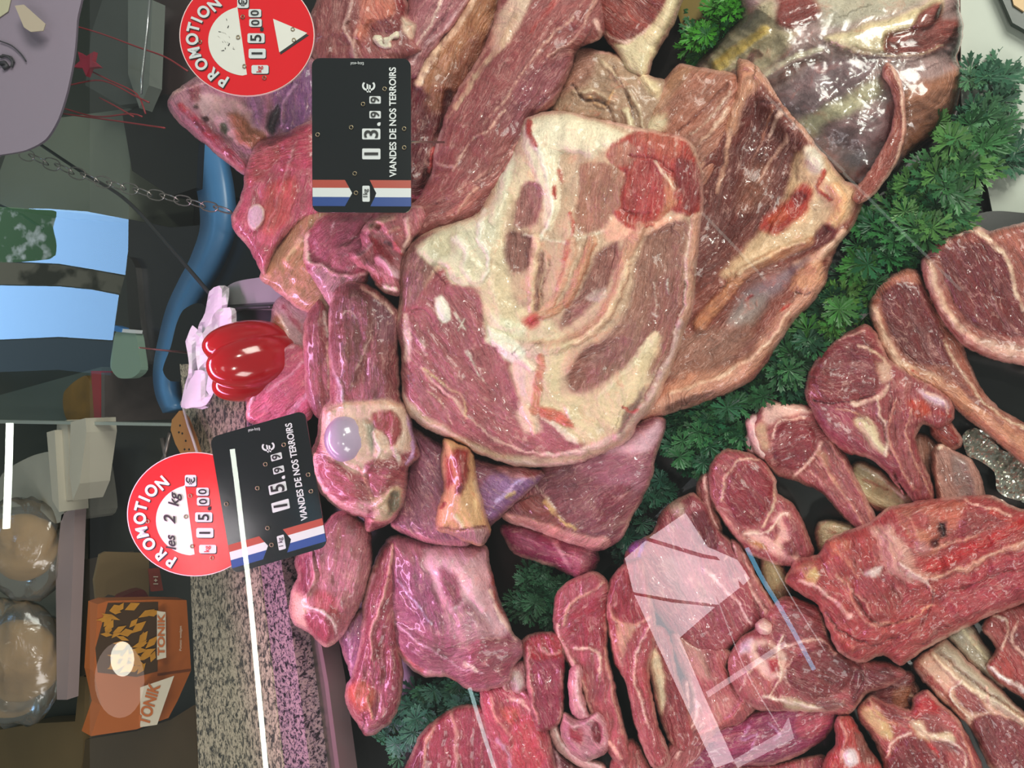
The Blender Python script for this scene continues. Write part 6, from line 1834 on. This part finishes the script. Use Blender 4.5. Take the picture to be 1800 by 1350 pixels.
# ================================================================== glass over the case and what it mirrors
GN = np.array((0.0, -math.sin(math.radians(10)), math.cos(math.radians(10)))); GP = CAM + 0.30 * FWD
def glass_mat():
    m = bpy.data.materials.new('case_glass'); m.use_nodes = True; nt = m.node_tree; nt.nodes.clear(); L = nt.links
    o = nd(nt, 'ShaderNodeOutputMaterial'); mx = nd(nt, 'ShaderNodeMixShader'); t = nd(nt, 'ShaderNodeBsdfTransparent'); g = nd(nt, 'ShaderNodeBsdfGlossy')
    t.inputs['Color'].default_value = (0.975, 0.99, 0.98, 1); g.inputs['Roughness'].default_value = 0.0
    fr = nd(nt, 'ShaderNodeFresnel'); fr.inputs[0].default_value = 1.45
    ge_ = nd(nt, 'ShaderNodeNewGeometry'); fl = nd(nt, 'ShaderNodeMath', operation='MULTIPLY_ADD'); fl.inputs[1].default_value = -1.7; fl.inputs[2].default_value = 1.7
    L.new(ge_.outputs['Backfacing'], fl.inputs[0]); pr = nd(nt, 'ShaderNodeMath', operation='MULTIPLY'); pr.use_clamp = True     # both faces of the pane reflect; counted once
    L.new(fr.outputs[0], pr.inputs[0]); L.new(fl.outputs[0], pr.inputs[1])
    L.new(pr.outputs[0], mx.inputs[0]); L.new(t.outputs[0], mx.inputs[1]); L.new(g.outputs[0], mx.inputs[2]); L.new(mx.outputs[0], o.inputs[0])
    return m
gc = GP + np.array((0, 0.02, 0)); ux = np.array((1.0, 0, 0)); uy = np.cross(GN, ux)
Q = [gc - ux * 0.62 - uy * 0.36, gc + ux * 0.62 - uy * 0.36, gc + ux * 0.62 + uy * 0.56, gc - ux * 0.62 + uy * 0.56]
o = prism('window_1', Q, -GN * 0.006, glass_mat()); tag(o, kind='structure')
def mirror(P): return P - 2 * ((P - GP) @ GN)[:, None] * GN
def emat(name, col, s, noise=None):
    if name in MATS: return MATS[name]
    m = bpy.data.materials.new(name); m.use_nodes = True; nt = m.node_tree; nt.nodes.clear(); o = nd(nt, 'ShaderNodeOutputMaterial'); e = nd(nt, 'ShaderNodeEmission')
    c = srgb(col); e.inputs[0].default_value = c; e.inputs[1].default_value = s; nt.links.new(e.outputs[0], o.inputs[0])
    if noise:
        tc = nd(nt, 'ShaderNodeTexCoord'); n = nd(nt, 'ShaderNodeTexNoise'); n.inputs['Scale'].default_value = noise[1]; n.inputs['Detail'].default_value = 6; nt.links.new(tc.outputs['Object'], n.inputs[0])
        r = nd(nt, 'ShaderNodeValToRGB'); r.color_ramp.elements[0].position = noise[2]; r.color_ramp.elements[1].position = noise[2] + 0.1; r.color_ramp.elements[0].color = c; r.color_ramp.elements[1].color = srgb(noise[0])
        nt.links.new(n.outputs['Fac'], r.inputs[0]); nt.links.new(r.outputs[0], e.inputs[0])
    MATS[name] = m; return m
def seen_in_glass(name, p, D, mat, sm=0, th=0.01):
    P = smooth_closed(pts(p), sm) if sm else np.array(pts(p)); V = mirror(IP(P, D)); nrm = mirror(IP(P, D + th)) - V
    return prism(name, V, nrm.mean(0), mat)
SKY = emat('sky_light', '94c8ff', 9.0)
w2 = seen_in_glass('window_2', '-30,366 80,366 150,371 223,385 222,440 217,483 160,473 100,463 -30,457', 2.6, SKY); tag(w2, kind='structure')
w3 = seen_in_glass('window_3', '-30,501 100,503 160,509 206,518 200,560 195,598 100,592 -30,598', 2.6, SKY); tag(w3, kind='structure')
FAC = emat('facade_glow', '8a8a7a', 2.4, ('35342c', 9, 0.5))  # emits light itself, in place of daylight falling on the building
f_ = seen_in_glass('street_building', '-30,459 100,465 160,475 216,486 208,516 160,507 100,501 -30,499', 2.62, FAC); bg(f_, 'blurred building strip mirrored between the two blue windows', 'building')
tr_ = seen_in_glass('street_tree', '-30,368 70,368 96,372 90,400 96,430 84,455 -30,455', 2.55, emat('tree_glow', '4a8058', 3.0, ('e0f4f4', 16, 0.54)), sm=10); bg(tr_, 'green and white tree reflection at the left edge of the upper window', 'tree')  # emission stands in for daylight on the leaves
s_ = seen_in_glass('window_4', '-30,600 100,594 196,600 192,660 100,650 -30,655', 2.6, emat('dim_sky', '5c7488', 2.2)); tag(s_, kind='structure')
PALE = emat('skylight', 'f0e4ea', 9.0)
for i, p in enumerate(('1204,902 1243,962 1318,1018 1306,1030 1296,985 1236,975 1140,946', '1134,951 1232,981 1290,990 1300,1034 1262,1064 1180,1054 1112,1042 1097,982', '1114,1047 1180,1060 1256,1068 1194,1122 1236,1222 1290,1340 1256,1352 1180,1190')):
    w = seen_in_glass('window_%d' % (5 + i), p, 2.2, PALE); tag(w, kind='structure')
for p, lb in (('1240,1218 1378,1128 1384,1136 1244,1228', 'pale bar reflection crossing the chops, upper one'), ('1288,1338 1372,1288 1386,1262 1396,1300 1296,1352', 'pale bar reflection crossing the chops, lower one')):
    bg(seen_in_glass('skylight_bar', p, 2.2, emat('skylight_dim', 'f0e4ea', 6.0)), lb, 'light')  # narrow skylight strips that glow to show in the pane
def glow_tube(name, p, D, w, mat, label, cat='light', wide=None):
    S = smooth_open(pts(p), 12); V = mirror(IP(S, D)); o = tube_w(name, V, w * D / FPX / 2, mat); bg(o, label, cat); return o
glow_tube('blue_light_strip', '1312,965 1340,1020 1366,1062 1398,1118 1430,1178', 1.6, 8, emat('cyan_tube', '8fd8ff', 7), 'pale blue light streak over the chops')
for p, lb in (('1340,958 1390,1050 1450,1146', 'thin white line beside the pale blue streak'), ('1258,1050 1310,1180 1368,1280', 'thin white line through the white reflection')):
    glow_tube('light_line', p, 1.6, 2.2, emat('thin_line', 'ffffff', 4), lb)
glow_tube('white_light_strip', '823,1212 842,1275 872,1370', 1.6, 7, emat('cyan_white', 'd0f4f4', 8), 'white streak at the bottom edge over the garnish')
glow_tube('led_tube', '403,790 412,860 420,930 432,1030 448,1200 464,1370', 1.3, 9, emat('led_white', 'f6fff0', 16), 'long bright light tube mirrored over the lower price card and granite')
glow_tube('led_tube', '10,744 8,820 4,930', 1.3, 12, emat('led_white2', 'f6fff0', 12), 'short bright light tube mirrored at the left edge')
def ell(cx, cy, rx, ry, n=28): return ' '.join('%.1f,%.1f' % (cx + rx * math.cos(2 * math.pi * i / n), cy + ry * math.sin(2 * math.pi * i / n)) for i in range(n))
cl = seen_in_glass('ceiling_lamp', ell(206, 1197, 44, 67), 2.0, emat('lamp_shade', 'ffe8dc', 1.5)); bg(cl, 'round ceiling lamp mirrored over the orange carton', 'lamp')
b_ = seen_in_glass('lamp_bulb', ell(211, 1160, 21, 31), 1.97, emat('lamp_hot', 'fffbe8', 9)); b_.parent = cl
for p, lb in (('1232,372 1290,432 1345,492', 'faint pale line reflection over the rib slab, lower one'), ('1482,302 1560,380 1690,510', 'faint pale line reflection crossing the garnish'), ('1345,165 1420,240 1484,300', 'faint pale line reflection over the rib slab, upper one')):  # glowing tubes added so the pane mirrors faint pale lines
    glow_tube('line_glow', p, 1.8, 5, emat('line_glow_dim', 'cfe0d4', 2.6), lb, 'rail')
print('OBJECTS', len(bpy.data.objects))
